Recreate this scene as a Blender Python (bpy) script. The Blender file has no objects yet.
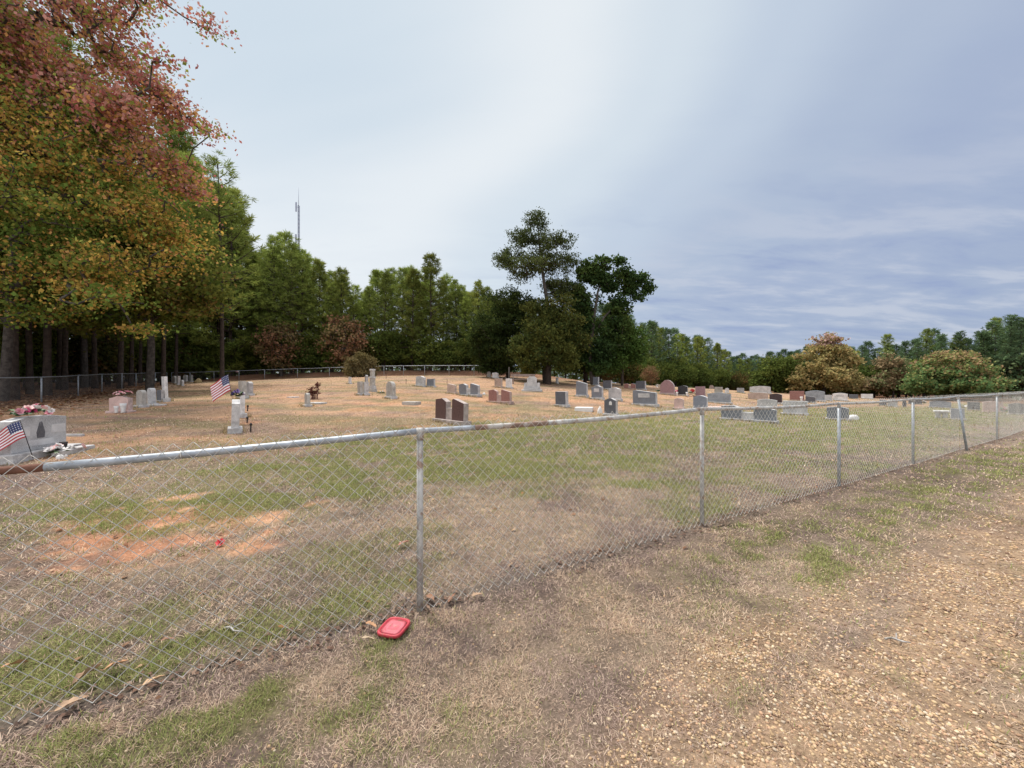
import bpy, bmesh, math, random
import numpy as np
from mathutils import Vector, Matrix

random.seed(7)
RNG = np.random.default_rng(11)
scene = bpy.context.scene
COL = scene.collection
PI = math.pi
R = math.radians

# ------------------------------------------------------------------ camera
F = 385.0                      # focal length in pixels of the 1024 px wide frame
EYE = 1.5
cam_d = bpy.data.cameras.new("camera")
cam_d.sensor_width = 36.0
cam_d.lens = 36.0 * F / 1024.0
cam_d.clip_start = 0.05
cam_d.clip_end = 3000
cam = bpy.data.objects.new("camera", cam_d)
cam.location = (0, 0, EYE)
cam.rotation_euler = (R(90), 0, 0)
COL.objects.link(cam)
scene.camera = cam

# ------------------------------------------------------------------ sky, sun, exposure
SUN_EL, SUN_AZ = 62.0, -48.0   # azimuth from +Y, positive to the right
world = bpy.data.worlds.new("World")
scene.world = world
world.use_nodes = True
wt = world.node_tree
wt.nodes.clear()


def wn(t, **k):
    n = wt.nodes.new(t)
    for a, b in k.items():
        setattr(n, a, b)
    return n


def wl(a, b):
    wt.links.new(a, b)


def wmath(op, a, b=None, c=None, clamp=False):
    n = wn("ShaderNodeMath", operation=op, use_clamp=clamp)
    for i, v in enumerate((a, b, c)):
        if v is None:
            continue
        if isinstance(v, (int, float)):
            n.inputs[i].default_value = v
        else:
            wl(v, n.inputs[i])
    return n.outputs[0]


def wmaprange(v, a, b, c, d):
    n = wn("ShaderNodeMapRange", interpolation_type='SMOOTHSTEP')
    wl(v, n.inputs['Value'])
    for nm, x in zip(('From Min', 'From Max', 'To Min', 'To Max'), (a, b, c, d)):
        n.inputs[nm].default_value = x
    return n.outputs[0]


def build_world():
    out = wn("ShaderNodeOutputWorld")
    bg = wn("ShaderNodeBackground")
    bg.inputs['Strength'].default_value = 0.1
    wl(bg.outputs[0], out.inputs['Surface'])
    sky = wn("ShaderNodeTexSky", sky_type='NISHITA')
    sky.sun_disc = False
    sky.sun_elevation = R(SUN_EL)
    sky.sun_rotation = R(SUN_AZ)
    tc = wn("ShaderNodeTexCoord")
    d = tc.outputs['Generated']
    sep = wn("ShaderNodeSeparateXYZ")
    wl(d, sep.inputs[0])
    zc = wmath('MAXIMUM', sep.outputs[2], 0.0)
    zz = wmath('ADD', zc, 0.16)
    u = wmath('DIVIDE', sep.outputs[0], zz)
    v = wmath('DIVIDE', sep.outputs[1], zz)
    comb = wn("ShaderNodeCombineXYZ")
    wl(wmath('MULTIPLY', u, 0.42), comb.inputs[0])
    wl(v, comb.inputs[1])

    def noise(scale, detail, rough, dist, off):
        mp = wn("ShaderNodeVectorMath", operation='ADD')
        wl(comb.outputs[0], mp.inputs[0])
        mp.inputs[1].default_value = off
        n = wn("ShaderNodeTexNoise")
        wl(mp.outputs[0], n.inputs['Vector'])
        n.inputs['Scale'].default_value = scale
        n.inputs['Detail'].default_value = detail
        n.inputs['Roughness'].default_value = rough
        n.inputs['Distortion'].default_value = dist
        return n.outputs['Fac']
    n1 = noise(0.55, 5, 0.5, 0.6, (3.1, 1.7, 0))
    n2 = noise(3.4, 7, 0.58, 0.25, (9.2, 4.4, 0))
    dot = wn("ShaderNodeVectorMath", operation='DOT_PRODUCT')
    wl(d, dot.inputs[0])
    b = Vector((-.5, .5, .8)).normalized()
    dot.inputs[1].default_value = b
    dv = wmath('ADD', dot.outputs['Value'], wmath('MULTIPLY', wmath('SUBTRACT', n1, 0.5), 0.46))
    ramp = wn("ShaderNodeValToRGB")
    cr = ramp.color_ramp
    cr.interpolation = 'EASE'
    stops = [(0.0, (.355, .425, .58)), (.28, (.38, .45, .605)), (.42, (.43, .505, .64)),
             (.56, (.53, .61, .72)), (.70, (.66, .735, .80)), (.82, (.79, .835, .865)), (1.0, (.58, .68, .765))]
    cr.elements[0].position, cr.elements[0].color = stops[0][0], (*stops[0][1], 1)
    cr.elements[1].position, cr.elements[1].color = stops[-1][0], (*stops[-1][1], 1)
    for p, c in stops[1:-1]:
        e = cr.elements.new(p)
        e.color = (*c, 1)
    wl(dv, ramp.inputs[0])
    # thin streaks of paler and darker cloud, mostly low on the right
    streak = wmaprange(n2, 0.47, 0.63, 0.0, 1.0)
    low = wmaprange(sep.outputs[2], 0.18, 0.48, 1.0, 0.12)
    right = wmaprange(dot.outputs['Value'], 0.3, 0.8, 1.0, 0.15)
    sf = wmath('MULTIPLY', wmath('MULTIPLY', streak, low), wmath('MULTIPLY', right, 0.62))
    m1 = wn("ShaderNodeMixRGB")
    wl(sf, m1.inputs[0])
    wl(ramp.outputs[0], m1.inputs[1])
    m1.inputs[2].default_value = (.58, .615, .70, 1)
    dark = wmaprange(n2, 0.33, 0.49, 1.0, 0.0)
    df = wmath('MULTIPLY', wmath('MULTIPLY', dark, low), wmath('MULTIPLY', right, 0.62))
    m2 = wn("ShaderNodeMixRGB")
    wl(df, m2.inputs[0])
    wl(m1.outputs[0], m2.inputs[1])
    m2.inputs[2].default_value = (.27, .34, .55, 1)
    # unseen sky overhead and behind the viewer, brightened to add light on the ground
    zen = wmaprange(sep.outputs[2], 0.74, 0.97, 0.0, 1.7)
    back = wmaprange(sep.outputs[1], 0.15, -0.5, 0.0, 0.9)
    gain = wmath('ADD', wmath('ADD', zen, back), 1.0)
    gain = wmath('MULTIPLY', gain, 7.3)
    warm = wn("ShaderNodeMixRGB")
    wl(wmath('MINIMUM', wmath('ADD', zen, back), 1.0), warm.inputs[0])
    wl(m2.outputs[0], warm.inputs[1])
    warm.inputs[2].default_value = (.60, .60, .62, 1)
    vm = wn("ShaderNodeVectorMath", operation='SCALE')
    wl(warm.outputs[0], vm.inputs[0])
    wl(gain, vm.inputs['Scale'])
    mix = wn("ShaderNodeMixRGB")
    mix.inputs[0].default_value = 0.93
    wl(sky.outputs[0], mix.inputs[1])
    wl(vm.outputs[0], mix.inputs[2])
    wl(mix.outputs[0], bg.inputs['Color'])


build_world()
sun_d = bpy.data.lights.new("sun", 'SUN')
sun_d.energy = 3.0
sun_d.angle = R(11)
sun_d.color = (1.0, .95, .88)
sun = bpy.data.objects.new("sun", sun_d)
sd = Vector((math.sin(R(SUN_AZ)) * math.cos(R(SUN_EL)), math.cos(R(SUN_AZ)) * math.cos(R(SUN_EL)), math.sin(R(SUN_EL))))
sun.rotation_euler = sd.to_track_quat('Z', 'Y').to_euler()
sun.location = (-10, 20, 40)
COL.objects.link(sun)
vs = scene.view_settings
vs.view_transform = 'Standard'
vs.look = 'None'
vs.exposure = 0.53
vs.gamma = 1.0
vs.use_curve_mapping = False
scene.cycles.max_bounces = 6
scene.cycles.diffuse_bounces = 3
scene.cycles.transmission_bounces = 3
scene.cycles.glossy_bounces = 2


# ------------------------------------------------------------------ helpers: materials
def new_mat(name):
    m = bpy.data.materials.new(name)
    m.use_nodes = True
    nt = m.node_tree
    nt.nodes.clear()
    o = nt.nodes.new("ShaderNodeOutputMaterial")
    return m, nt, o


def nn(nt, t, **k):
    n = nt.nodes.new(t)
    for a, b in k.items():
        setattr(n, a, b)
    return n


def foliage_mat(name, trans=0.3, jitter=0.25, rough=0.75):
    m, nt, o = new_mat(name)
    at = nn(nt, "ShaderNodeAttribute", attribute_name="Col")
    oi = nn(nt, "ShaderNodeObjectInfo")
    mr = nn(nt, "ShaderNodeMapRange")
    mr.inputs['To Min'].default_value = 1 - jitter
    mr.inputs['To Max'].default_value = 1 + jitter
    nt.links.new(oi.outputs['Random'], mr.inputs['Value'])
    sc = nn(nt, "ShaderNodeVectorMath", operation='SCALE')
    nt.links.new(at.outputs['Color'], sc.inputs[0])
    nt.links.new(mr.outputs[0], sc.inputs['Scale'])
    df = nn(nt, "ShaderNodeBsdfDiffuse")
    tr = nn(nt, "ShaderNodeBsdfTranslucent")
    mx = nn(nt, "ShaderNodeMixShader")
    mx.inputs[0].default_value = trans
    nt.links.new(sc.outputs[0], df.inputs['Color'])
    nt.links.new(sc.outputs[0], tr.inputs['Color'])
    nt.links.new(df.outputs[0], mx.inputs[1])
    nt.links.new(tr.outputs[0], mx.inputs[2])
    nt.links.new(mx.outputs[0], o.inputs['Surface'])
    return m


def noise_mat(name, c1, c2, scale=8.0, rough=0.8, metal=0.0, bump=0.15, detail=6, lo=.35, hi=.65, c3=None, c3scale=60, c3lo=.55, c3hi=.62, spec=0.4):
    """two-tone mottled surface with an optional third speckle colour"""
    m, nt, o = new_mat(name)
    L = nt.links.new
    p = nn(nt, "ShaderNodeBsdfPrincipled")
    p.inputs['Roughness'].default_value = rough
    p.inputs['Metallic'].default_value = metal
    p.inputs['Specular IOR Level'].default_value = spec
    L(p.outputs[0], o.inputs['Surface'])
    tc = nn(nt, "ShaderNodeTexCoord")
    oi = nn(nt, "ShaderNodeObjectInfo")
    ad = nn(nt, "ShaderNodeVectorMath", operation='MULTIPLY_ADD')
    L(oi.outputs['Random'], ad.inputs[0])
    ad.inputs[1].default_value = (17, 31, 23)
    L(tc.outputs['Object'], ad.inputs[2])
    n = nn(nt, "ShaderNodeTexNoise")
    n.inputs['Scale'].default_value = scale
    n.inputs['Detail'].default_value = detail
    n.inputs['Roughness'].default_value = .6
    L(ad.outputs[0], n.inputs['Vector'])
    mr = nn(nt, "ShaderNodeMapRange")
    mr.inputs['From Min'].default_value = lo
    mr.inputs['From Max'].default_value = hi
    L(n.outputs['Fac'], mr.inputs['Value'])
    mx = nn(nt, "ShaderNodeMixRGB")
    mx.inputs[1].default_value = (*c1, 1)
    mx.inputs[2].default_value = (*c2, 1)
    L(mr.outputs[0], mx.inputs[0])
    col = mx.outputs[0]
    if c3 is not None:
        n3 = nn(nt, "ShaderNodeTexNoise")
        n3.inputs['Scale'].default_value = c3scale
        n3.inputs['Detail'].default_value = 3
        L(ad.outputs[0], n3.inputs['Vector'])
        m3 = nn(nt, "ShaderNodeMapRange")
        m3.inputs['From Min'].default_value = c3lo
        m3.inputs['From Max'].default_value = c3hi
        L(n3.outputs['Fac'], m3.inputs['Value'])
        mx3 = nn(nt, "ShaderNodeMixRGB")
        L(m3.outputs[0], mx3.inputs[0])
        L(col, mx3.inputs[1])
        mx3.inputs[2].default_value = (*c3, 1)
        col = mx3.outputs[0]
    L(col, p.inputs['Base Color'])
    if bump:
        b = nn(nt, "ShaderNodeBump")
        b.inputs['Strength'].default_value = bump
        b.inputs['Distance'].default_value = 0.02
        L(n.outputs['Fac'], b.inputs['Height'])
        L(b.outputs[0], p.inputs['Normal'])
    return m


def stone(name, face, side=None, rough_face=0.35):
    """granite pair: polished face and rough-cut sides"""
    if side is None:
        side = tuple(min(.62, .35 + .45 * c) for c in face)
    wv = .14 if sum(face) < .75 else .27
    a = noise_mat("granite_face_" + name, tuple(c * (1 - wv) for c in face), tuple(c * (1 + wv * .8) for c in face), 5 if wv < .2 else 3.2, rough_face, 0, .05,
                  c3=tuple(min(.75, c * 1.5 + .05) for c in face), c3scale=140)
    b = noise_mat("granite_side_" + name, tuple(c * .70 for c in side), tuple(min(.82, c * 1.2) for c in side), 7, .9, 0, .6,
                  c3=tuple(c * .55 for c in side), c3scale=70, c3lo=.56, c3hi=.7)
    return (a, b)


ST = {
    'grey': stone('grey', (.30, .30, .31), (.42, .41, .40), .6),
    'lightgrey': stone('lightgrey', (.43, .43, .43), (.52, .51, .50), .7),
    'dark': stone('dark', (.095, .10, .115), (.48, .46, .45)),
    'slate': stone('slate', (.16, .175, .20), (.46, .46, .46)),
    'black': stone('black', (.016, .017, .022), (.30, .29, .29)),
    'brown': stone('brown', (.085, .045, .042), (.40, .34, .31)),
    'darkbrown': stone('darkbrown', (.045, .028, .03), (.34, .29, .28)),
    'red': stone('red', (.26, .125, .105), (.45, .33, .29), .5),
    'mauve': stone('mauve', (.25, .155, .165), (.42, .35, .34), .5),
    'pink': stone('pink', (.55, .38, .34), (.60, .46, .42), .6),
    'tan': stone('tan', (.40, .31, .26), (.48, .39, .33), .7),
    'blue': stone('blue', (.235, .26, .285), (.47, .48, .48), .6),
    'bluegrey': stone('bluegrey', (.21, .225, .265), (.62, .61, .61), .5),
    'white': stone('white', (.62, .61, .60), (.68, .66, .64), .8),
    'weathered': stone('weathered', (.33, .31, .28), (.44, .42, .38), .95),
}
M_CONC = noise_mat("weathered_concrete", (.30, .28, .26), (.46, .44, .41), 6, .95, 0, .4, c3=(.2, .18, .15), c3scale=25)
M_WHITE = noise_mat("white_stone", (.60, .59, .57), (.74, .73, .71), 10, .85, 0, .2)
M_GALV = noise_mat("galvanised_steel", (.27, .30, .33), (.42, .46, .50), 14, .5, .35, .05, c3=(.28, .24, .20), c3scale=30, c3lo=.60, c3hi=.72)
M_GALVD = noise_mat("weathered_galvanised_steel", (.30, .305, .30), (.52, .52, .50), 11, .6, .12, .08, c3=(.27, .19, .14), c3scale=16, c3lo=.54, c3hi=.66)
M_RUST = noise_mat("rusty_steel", (.20, .13, .10), (.34, .24, .18), 16, .85, .1, .2, c3=(.48, .46, .43), c3scale=9, c3lo=.48, c3hi=.6)
M_RUSTALL = noise_mat("brown_rust", (.12, .055, .035), (.22, .105, .07), 20, .85, .1, .2)
M_WIRE = noise_mat("zinc_wire", (.52, .515, .48), (.74, .73, .68), 12, .55, .05, 0, c3=(.30, .20, .14), c3scale=5, c3lo=.62, c3hi=.75)
M_WIREFAR = noise_mat("dull_zinc_wire", (.10, .095, .09), (.17, .16, .15), 4, .7, .1, 0)
M_BARK = noise_mat("pine_bark", (.028, .020, .016), (.075, .054, .042), 5, .95, 0, .8)
M_BARKG = noise_mat("grey_bark", (.04, .034, .03), (.11, .095, .082), 6, .95, 0, .7)
M_IRON = noise_mat("dark_iron", (.02, .018, .018), (.05, .042, .04), 20, .6, .3, .1)
M_LEAF = foliage_mat("leaf", .32, .12)
M_NEEDLE = foliage_mat("needle", .25, .34)
M_GRASS = foliage_mat("grass_blade", .25, 0.0)
M_PEB = foliage_mat("pebble", 0.0, 0.0)


def flat_mat(name, c, rough=.6, spec=.4, v=.12):
    return noise_mat(name, tuple(x * (1 - v) for x in c), tuple(min(1, x * (1 + v)) for x in c), 12, rough, 0, .05, spec=spec)


# ------------------------------------------------------------------ helpers: objects
def link(name, me, mat=None, parent=None, loc=None):
    o = bpy.data.objects.new(name, me)
    COL.objects.link(o)
    if mat is not None and me is not None:
        for m in (mat if isinstance(mat, (tuple, list)) else (mat,)):
            if m.name not in [x.name for x in me.materials if x]:
                me.materials.append(m)
    if parent is not None:
        o.parent = parent
    if loc is not None:
        o.location = loc
    return o


def tag(o, label, cat, group=None, kind=None):
    if label:
        o["label"] = label
    if cat:
        o["category"] = cat
    if group:
        o["group"] = group
    if kind:
        o["kind"] = kind
    return o


def thing(name, label, cat, loc=(0, 0, 0), rz=0.0, group=None):
    o = bpy.data.objects.new(name, None)
    o.empty_display_size = .2
    COL.objects.link(o)
    o.location = loc
    o.rotation_euler = (0, 0, rz)
    return tag(o, label, cat, group)


def mesh_np(name, V, quads=None, tris=None, colors=None, smooth=False):
    me = bpy.data.meshes.new(name)
    V = np.ascontiguousarray(V, dtype=np.float32)
    nq = 0 if quads is None else len(quads)
    ntr = 0 if tris is None else len(tris)
    idx, starts = [], []
    if nq:
        idx.append(np.asarray(quads, dtype=np.int32).ravel())
        starts.append(np.arange(nq, dtype=np.int32) * 4)
    if ntr:
        idx.append(np.asarray(tris, dtype=np.int32).ravel())
        starts.append(nq * 4 + np.arange(ntr, dtype=np.int32) * 3)
    idx = np.concatenate(idx)
    starts = np.concatenate(starts)
    me.vertices.add(len(V))
    me.vertices.foreach_set("co", V.ravel())
    me.loops.add(len(idx))
    me.loops.foreach_set("vertex_index", idx)
    me.polygons.add(len(starts))
    me.polygons.foreach_set("loop_start", starts)
    if smooth:
        me.polygons.foreach_set("use_smooth", np.ones(len(starts), dtype=bool))
    if colors is not None:
        a = me.color_attributes.new("Col", 'FLOAT_COLOR', 'POINT')
        c = np.ones((len(V), 4), dtype=np.float32)
        c[:, :3] = colors
        a.data.foreach_set("color", c.ravel())
    me.update()
    return me


def tubes(P0, P1, R0, R1, n=6):
    """separate tapered tubes between point pairs -> V, quads"""
    P0, P1 = np.asarray(P0, float), np.asarray(P1, float)
    R0, R1 = np.asarray(R0, float), np.asarray(R1, float)
    d = P1 - P0
    d /= np.maximum(np.linalg.norm(d, axis=1, keepdims=True), 1e-9)
    ref = np.where(np.abs(d[:, 2:3]) > .9, np.array([[1., 0, 0]]), np.array([[0, 0, 1.]]))
    a = np.cross(d, ref)
    a /= np.maximum(np.linalg.norm(a, axis=1, keepdims=True), 1e-9)
    b = np.cross(d, a)
    an = np.arange(n) * 2 * PI / n
    ring = a[:, None, :] * np.cos(an)[None, :, None] + b[:, None, :] * np.sin(an)[None, :, None]
    v0 = P0[:, None, :] + ring * R0[:, None, None]
    v1 = P1[:, None, :] + ring * R1[:, None, None]
    m = len(P0)
    V = np.concatenate([v0, v1], axis=1).reshape(-1, 3)
    base = np.arange(m)[:, None] * (2 * n)
    i = np.arange(n)[None, :]
    j = (i + 1) % n
    Q = np.stack([base + i, base + j, base + n + j, base + n + i], axis=-1).reshape(-1, 4)
    return V, Q


def path_tube(name, pts, rad, n=8, caps=True):
    """one continuous tube along a polyline (bmesh mesh)"""
    bm = bmesh.new()
    rings = []
    pts = [Vector(p) for p in pts]
    if not isinstance(rad, (list, tuple)):
        rad = [rad] * len(pts)
    for i, p in enumerate(pts):
        d = (pts[min(i + 1, len(pts) - 1)] - pts[max(i - 1, 0)]).normalized()
        ref = Vector((1, 0, 0)) if abs(d.z) > .9 else Vector((0, 0, 1))
        a = d.cross(ref).normalized()
        b = d.cross(a)
        rings.append([bm.verts.new(p + (a * math.cos(k * 2 * PI / n) + b * math.sin(k * 2 * PI / n)) * rad[i]) for k in range(n)])
    for r0, r1 in zip(rings, rings[1:]):
        for k in range(n):
            bm.faces.new((r0[k], r0[(k + 1) % n], r1[(k + 1) % n], r1[k])).smooth = True
    if caps:
        bm.faces.new(rings[0])
        bm.faces.new(rings[-1][::-1])
    bmesh.ops.recalc_face_normals(bm, faces=bm.faces)
    me = bpy.data.meshes.new(name)
    bm.to_mesh(me)
    bm.free()
    return me


def prism(name, outline, t, bevel=.008, y0=None, two_mat=True):
    """outline in (x, z), extruded along y by t (centred unless y0); front/back faces slot 0, sides slot 1"""
    bm = bmesh.new()
    if y0 is None:
        y0 = -t / 2
    fr = [bm.verts.new((x, y0, z)) for x, z in outline]
    bk = [bm.verts.new((x, y0 + t, z)) for x, z in outline]
    f = [bm.faces.new(fr), bm.faces.new(bk[::-1])]
    n = len(outline)
    for i in range(n):
        g = bm.faces.new((fr[i], bk[i], bk[(i + 1) % n], fr[(i + 1) % n]))
        g.material_index = 1 if two_mat else 0
    bmesh.ops.recalc_face_normals(bm, faces=bm.faces)
    if bevel:
        es = [e for e in bm.edges if any(x in f for x in e.link_faces)]
        bmesh.ops.bevel(bm, geom=es, offset=bevel, segments=2, affect='EDGES', profile=.6)
    me = bpy.data.meshes.new(name)
    bm.to_mesh(me)
    bm.free()
    return me


def box(name, x0, x1, y0, y1, z0, z1, bevel=.008, taper=0.0):
    bm = bmesh.new()
    vs_ = []
    for z, t in ((z0, 0), (z1, taper)):
        vs_.append([bm.verts.new(c) for c in ((x0 + t, y0 + t, z), (x1 - t, y0 + t, z), (x1 - t, y1 - t, z), (x0 + t, y1 - t, z))])
    bm.faces.new(vs_[0][::-1])
    bm.faces.new(vs_[1])
    for i in range(4):
        bm.faces.new((vs_[0][i], vs_[0][(i + 1) % 4], vs_[1][(i + 1) % 4], vs_[1][i]))
    bmesh.ops.recalc_face_normals(bm, faces=bm.faces)
    if bevel:
        bmesh.ops.bevel(bm, geom=list(bm.edges), offset=bevel, segments=2, affect='EDGES', profile=.6)
    me = bpy.data.meshes.new(name)
    bm.to_mesh(me)
    bm.free()
    return me


def lathe(name, prof, n=14, sq=None):
    """profile of (r, z); sq > 2 makes it a rounded square"""
    bm = bmesh.new()
    rings = []
    for r, z in prof:
        ring = []
        for k in range(n):
            a = k * 2 * PI / n
            c, s = math.cos(a), math.sin(a)
            q = 1.0
            if sq:
                q = 1.0 / (abs(c) ** sq + abs(s) ** sq) ** (1.0 / sq)
            ring.append(bm.verts.new((r * q * c, r * q * s, z)))
        rings.append(ring)
    for a, b in zip(rings, rings[1:]):
        for k in range(n):
            bm.faces.new((a[k], a[(k + 1) % n], b[(k + 1) % n], b[k])).smooth = True
    if prof[0][0] > 1e-4:
        bm.faces.new(rings[0][::-1])
    if prof[-1][0] > 1e-4:
        bm.faces.new(rings[-1])
    bmesh.ops.remove_doubles(bm, verts=bm.verts, dist=1e-6)
    bmesh.ops.recalc_face_normals(bm, faces=bm.faces)
    me = bpy.data.meshes.new(name)
    bm.to_mesh(me)
    bm.free()
    return me


# ------------------------------------------------------------------ helpers: noise
def _hash(ix, iy, s):
    h = (ix.astype(np.int64) * 374761393 + iy.astype(np.int64) * 668265263 + s * 1442695041) & 0x7fffffff
    h = ((h ^ (h >> 13)) * 1274126177) & 0x7fffffff
    return ((h ^ (h >> 16)) & 0xffff) / 65535.0


def vnoise(x, y, s=0):
    x, y = np.asarray(x, float), np.asarray(y, float)
    ix, iy = np.floor(x), np.floor(y)
    fx, fy = x - ix, y - iy
    fx, fy = fx * fx * (3 - 2 * fx), fy * fy * (3 - 2 * fy)
    ix, iy = ix.astype(np.int64), iy.astype(np.int64)
    a, b = _hash(ix, iy, s), _hash(ix + 1, iy, s)
    c, d = _hash(ix, iy + 1, s), _hash(ix + 1, iy + 1, s)
    return (a * (1 - fx) + b * fx) * (1 - fy) + (c * (1 - fx) + d * fx) * fy


def fbm(x, y, s=0, o=4):
    x, y = np.asarray(x, float), np.asarray(y, float)
    t, a, tot = 0, .5, 0
    for i in range(o):
        t = t + a * vnoise(x * 2 ** i + 13.7 * i, y * 2 ** i - 7.1 * i, s + i)
        tot += a
        a *= .5
    return t / tot


def sstep(a, b, x):
    t = np.clip((np.asarray(x, float) - a) / (b - a), 0, 1)
    return t * t * (3 - 2 * t)


# ------------------------------------------------------------------ terrain
FP = np.array([-.62, 2.6])               # first visible post of the roadside fence
FD = np.array([.869, .495])              # direction of that fence
FN = np.array([-.495, .869])             # towards the cemetery
LEFT_FENCE = [(-16.3, 9.8), (-19.15, 13.9), (-22, 18), (-24.9, 22.1), (-27.8, 26.1), (-30.6, 30.2), (-33.5, 34.3), (-36.4, 38.4), (-39.3, 42.4), (-41.4, 46.2)]

_survey = [(35, 457, 7.2), (120, 412, 12), (142, 407, 15.5), (164, 402, 17), (42, 403, 18), (137, 387, 34), (165, 383, 45), (265, 379.5, 47),
           (384, 376, 46), (449, 376, 44), (235, 431, 10), (245, 398, 17), (307, 406, 15.5), (372, 391, 22), (390, 398, 19), (425, 386.5, 27),
           (450, 421, 13), (468, 395, 21), (500, 402, 18.5), (530, 391, 27), (497, 377, 40), (562, 406, 17), (583, 396, 22), (610, 414, 16),
           (645, 405, 20), (630, 388.5, 34), (668, 394, 30), (700, 396, 30), (700, 408, 19), (718, 402.5, 25), (760, 392.5, 42), (756, 398.5, 33),
           (745, 419, 15), (795, 413.5, 19), (812, 400, 36), (840, 399.5, 42), (867, 398, 55), (837, 418, 16), (890, 405, 36), (940, 406.5, 34),
           (957, 419, 19), (993, 411, 27), (1016, 414, 23), (800, 397, 75), (950, 398, 65), (1010, 399, 60), (700, 389, 70), (640, 386, 60),
           (545, 384, 36)]
_pts = [((p - 512) / F * z, z, EYE - (y - 384) / F * z) for p, y, z in _survey]
for t in range(-3, 9):
    q = FP + FD * (t * 3.08)
    for off in (-4, -1.5, 0, 2.0):
        e = q + FN * off
        _pts.append((e[0], e[1], 0.0 if off < 2 else .04))
_pts += [(-30, 5, .5), (-45, 20, 1.1), (-60, 45, 1.8), (-50, 70, 2.3), (-20, 70, 2.6), (0, 80, 2.2), (-10, -10, 0), (10, -10, 0), (40, 10, 0),
         (40, 25, -.2), (60, 60, -1.2), (90, 60, -1.5), (60, 100, -1.5), (30, 100, -.6), (-14, 6, .25), (-16, 12, .55), (-8, 0, 0)]
_pts = np.array(_pts)
_C = _pts[:, :2] / 10.0


def _K(r2):
    return np.where(r2 > 1e-12, .5 * r2 * np.log(np.maximum(r2, 1e-12)), 0.0)


def _fit():
    n = len(_C)
    d2 = ((_C[:, None] - _C[None]) ** 2).sum(-1)
    A = np.zeros((n + 3, n + 3))
    A[:n, :n] = _K(d2) + np.eye(n) * .12
    P = np.c_[np.ones(n), _C]
    A[:n, n:] = P
    A[n:, :n] = P.T
    b = np.r_[_pts[:, 2], 0, 0, 0]
    return np.linalg.solve(A, b)


_W = _fit()


def ground_z(x, y):
    x, y = np.atleast_1d(np.asarray(x, float)), np.atleast_1d(np.asarray(y, float))
    out = np.empty(len(x))
    for i in range(0, len(x), 20000):
        q = np.c_[x[i:i + 20000], y[i:i + 20000]] / 10.0
        d2 = ((q[:, None] - _C[None]) ** 2).sum(-1)
        out[i:i + 20000] = _K(d2) @ _W[:-3] + _W[-3] + q @ _W[-2:]
    r = np.hypot(x, y)
    f = sstep(75, 150, r)
    out = np.clip(out, -3, 4) * (1 - f) + (-1.0) * f
    # low clay bank behind the back fence
    out = out + .75 * sstep(49, 53, y) * sstep(12, 0, x) * sstep(90, 70, y) * sstep(-45, -36, x)
    return out


def gz(x, y):
    return float(ground_z([x], [y])[0])


_zs = np.concatenate([np.arange(1.2, 30, .1), np.arange(30, 70, .25)])


def at(px, py, zmax=60, fall=None):
    """world point on the ground seen at a picture position (first hit of the ray with the terrain)"""
    zz = _zs[_zs < zmax]
    x = (px - 512) / F * zz
    h = EYE - (py - 384) / F * zz
    g = ground_z(x, zz)
    k = np.nonzero(h <= g)[0]
    if len(k):
        k = k[0]
        if k > 0:
            a, b = h[k - 1] - g[k - 1], g[k] - h[k]
            z = zz[k - 1] + (zz[k] - zz[k - 1]) * a / max(a + b, 1e-6)
        else:
            z = zz[0]
    else:
        d = np.abs(h - g)
        z = zz[int(np.argmin(d))]
    if fall is not None and not (.55 < z / fall < 1.7):
        z = fall
    X = (px - 512) / F * z
    return Vector((X, z, gz(X, z)))


# zones ---------------------------------------------------------------------
def fence_d(x, y):
    return (x - FP[0]) * FN[0] + (y - FP[1]) * FN[1]


def left_d(x, y):
    """distance beyond the left fence (positive = wood side)"""
    a, b = np.array(LEFT_FENCE[0]), np.array(LEFT_FENCE[-1])
    d = (b - a) / np.linalg.norm(b - a)
    return (x - a[0]) * (-d[1]) + (y - a[1]) * d[0]


def wood_mask(x, y):
    back = sstep(47.2, 50, y + 2.0 * (fbm(x * .2, y * .2, 91) - .5) * 3) * sstep(14, 2, x)
    lf = sstep(-1.6, .8, -left_d(x, y) * -1 + 2.2 * (fbm(x * .4, y * .4, 92) - .5)) * sstep(2, 10, y)
    far = sstep(55, 66, np.hypot(x * .8, y)) * sstep(2, 14, x)
    far = np.maximum(far, sstep(70, 80, np.hypot(x, y)))
    return np.clip(np.maximum(np.maximum(back, lf), far), 0, 1)


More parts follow.
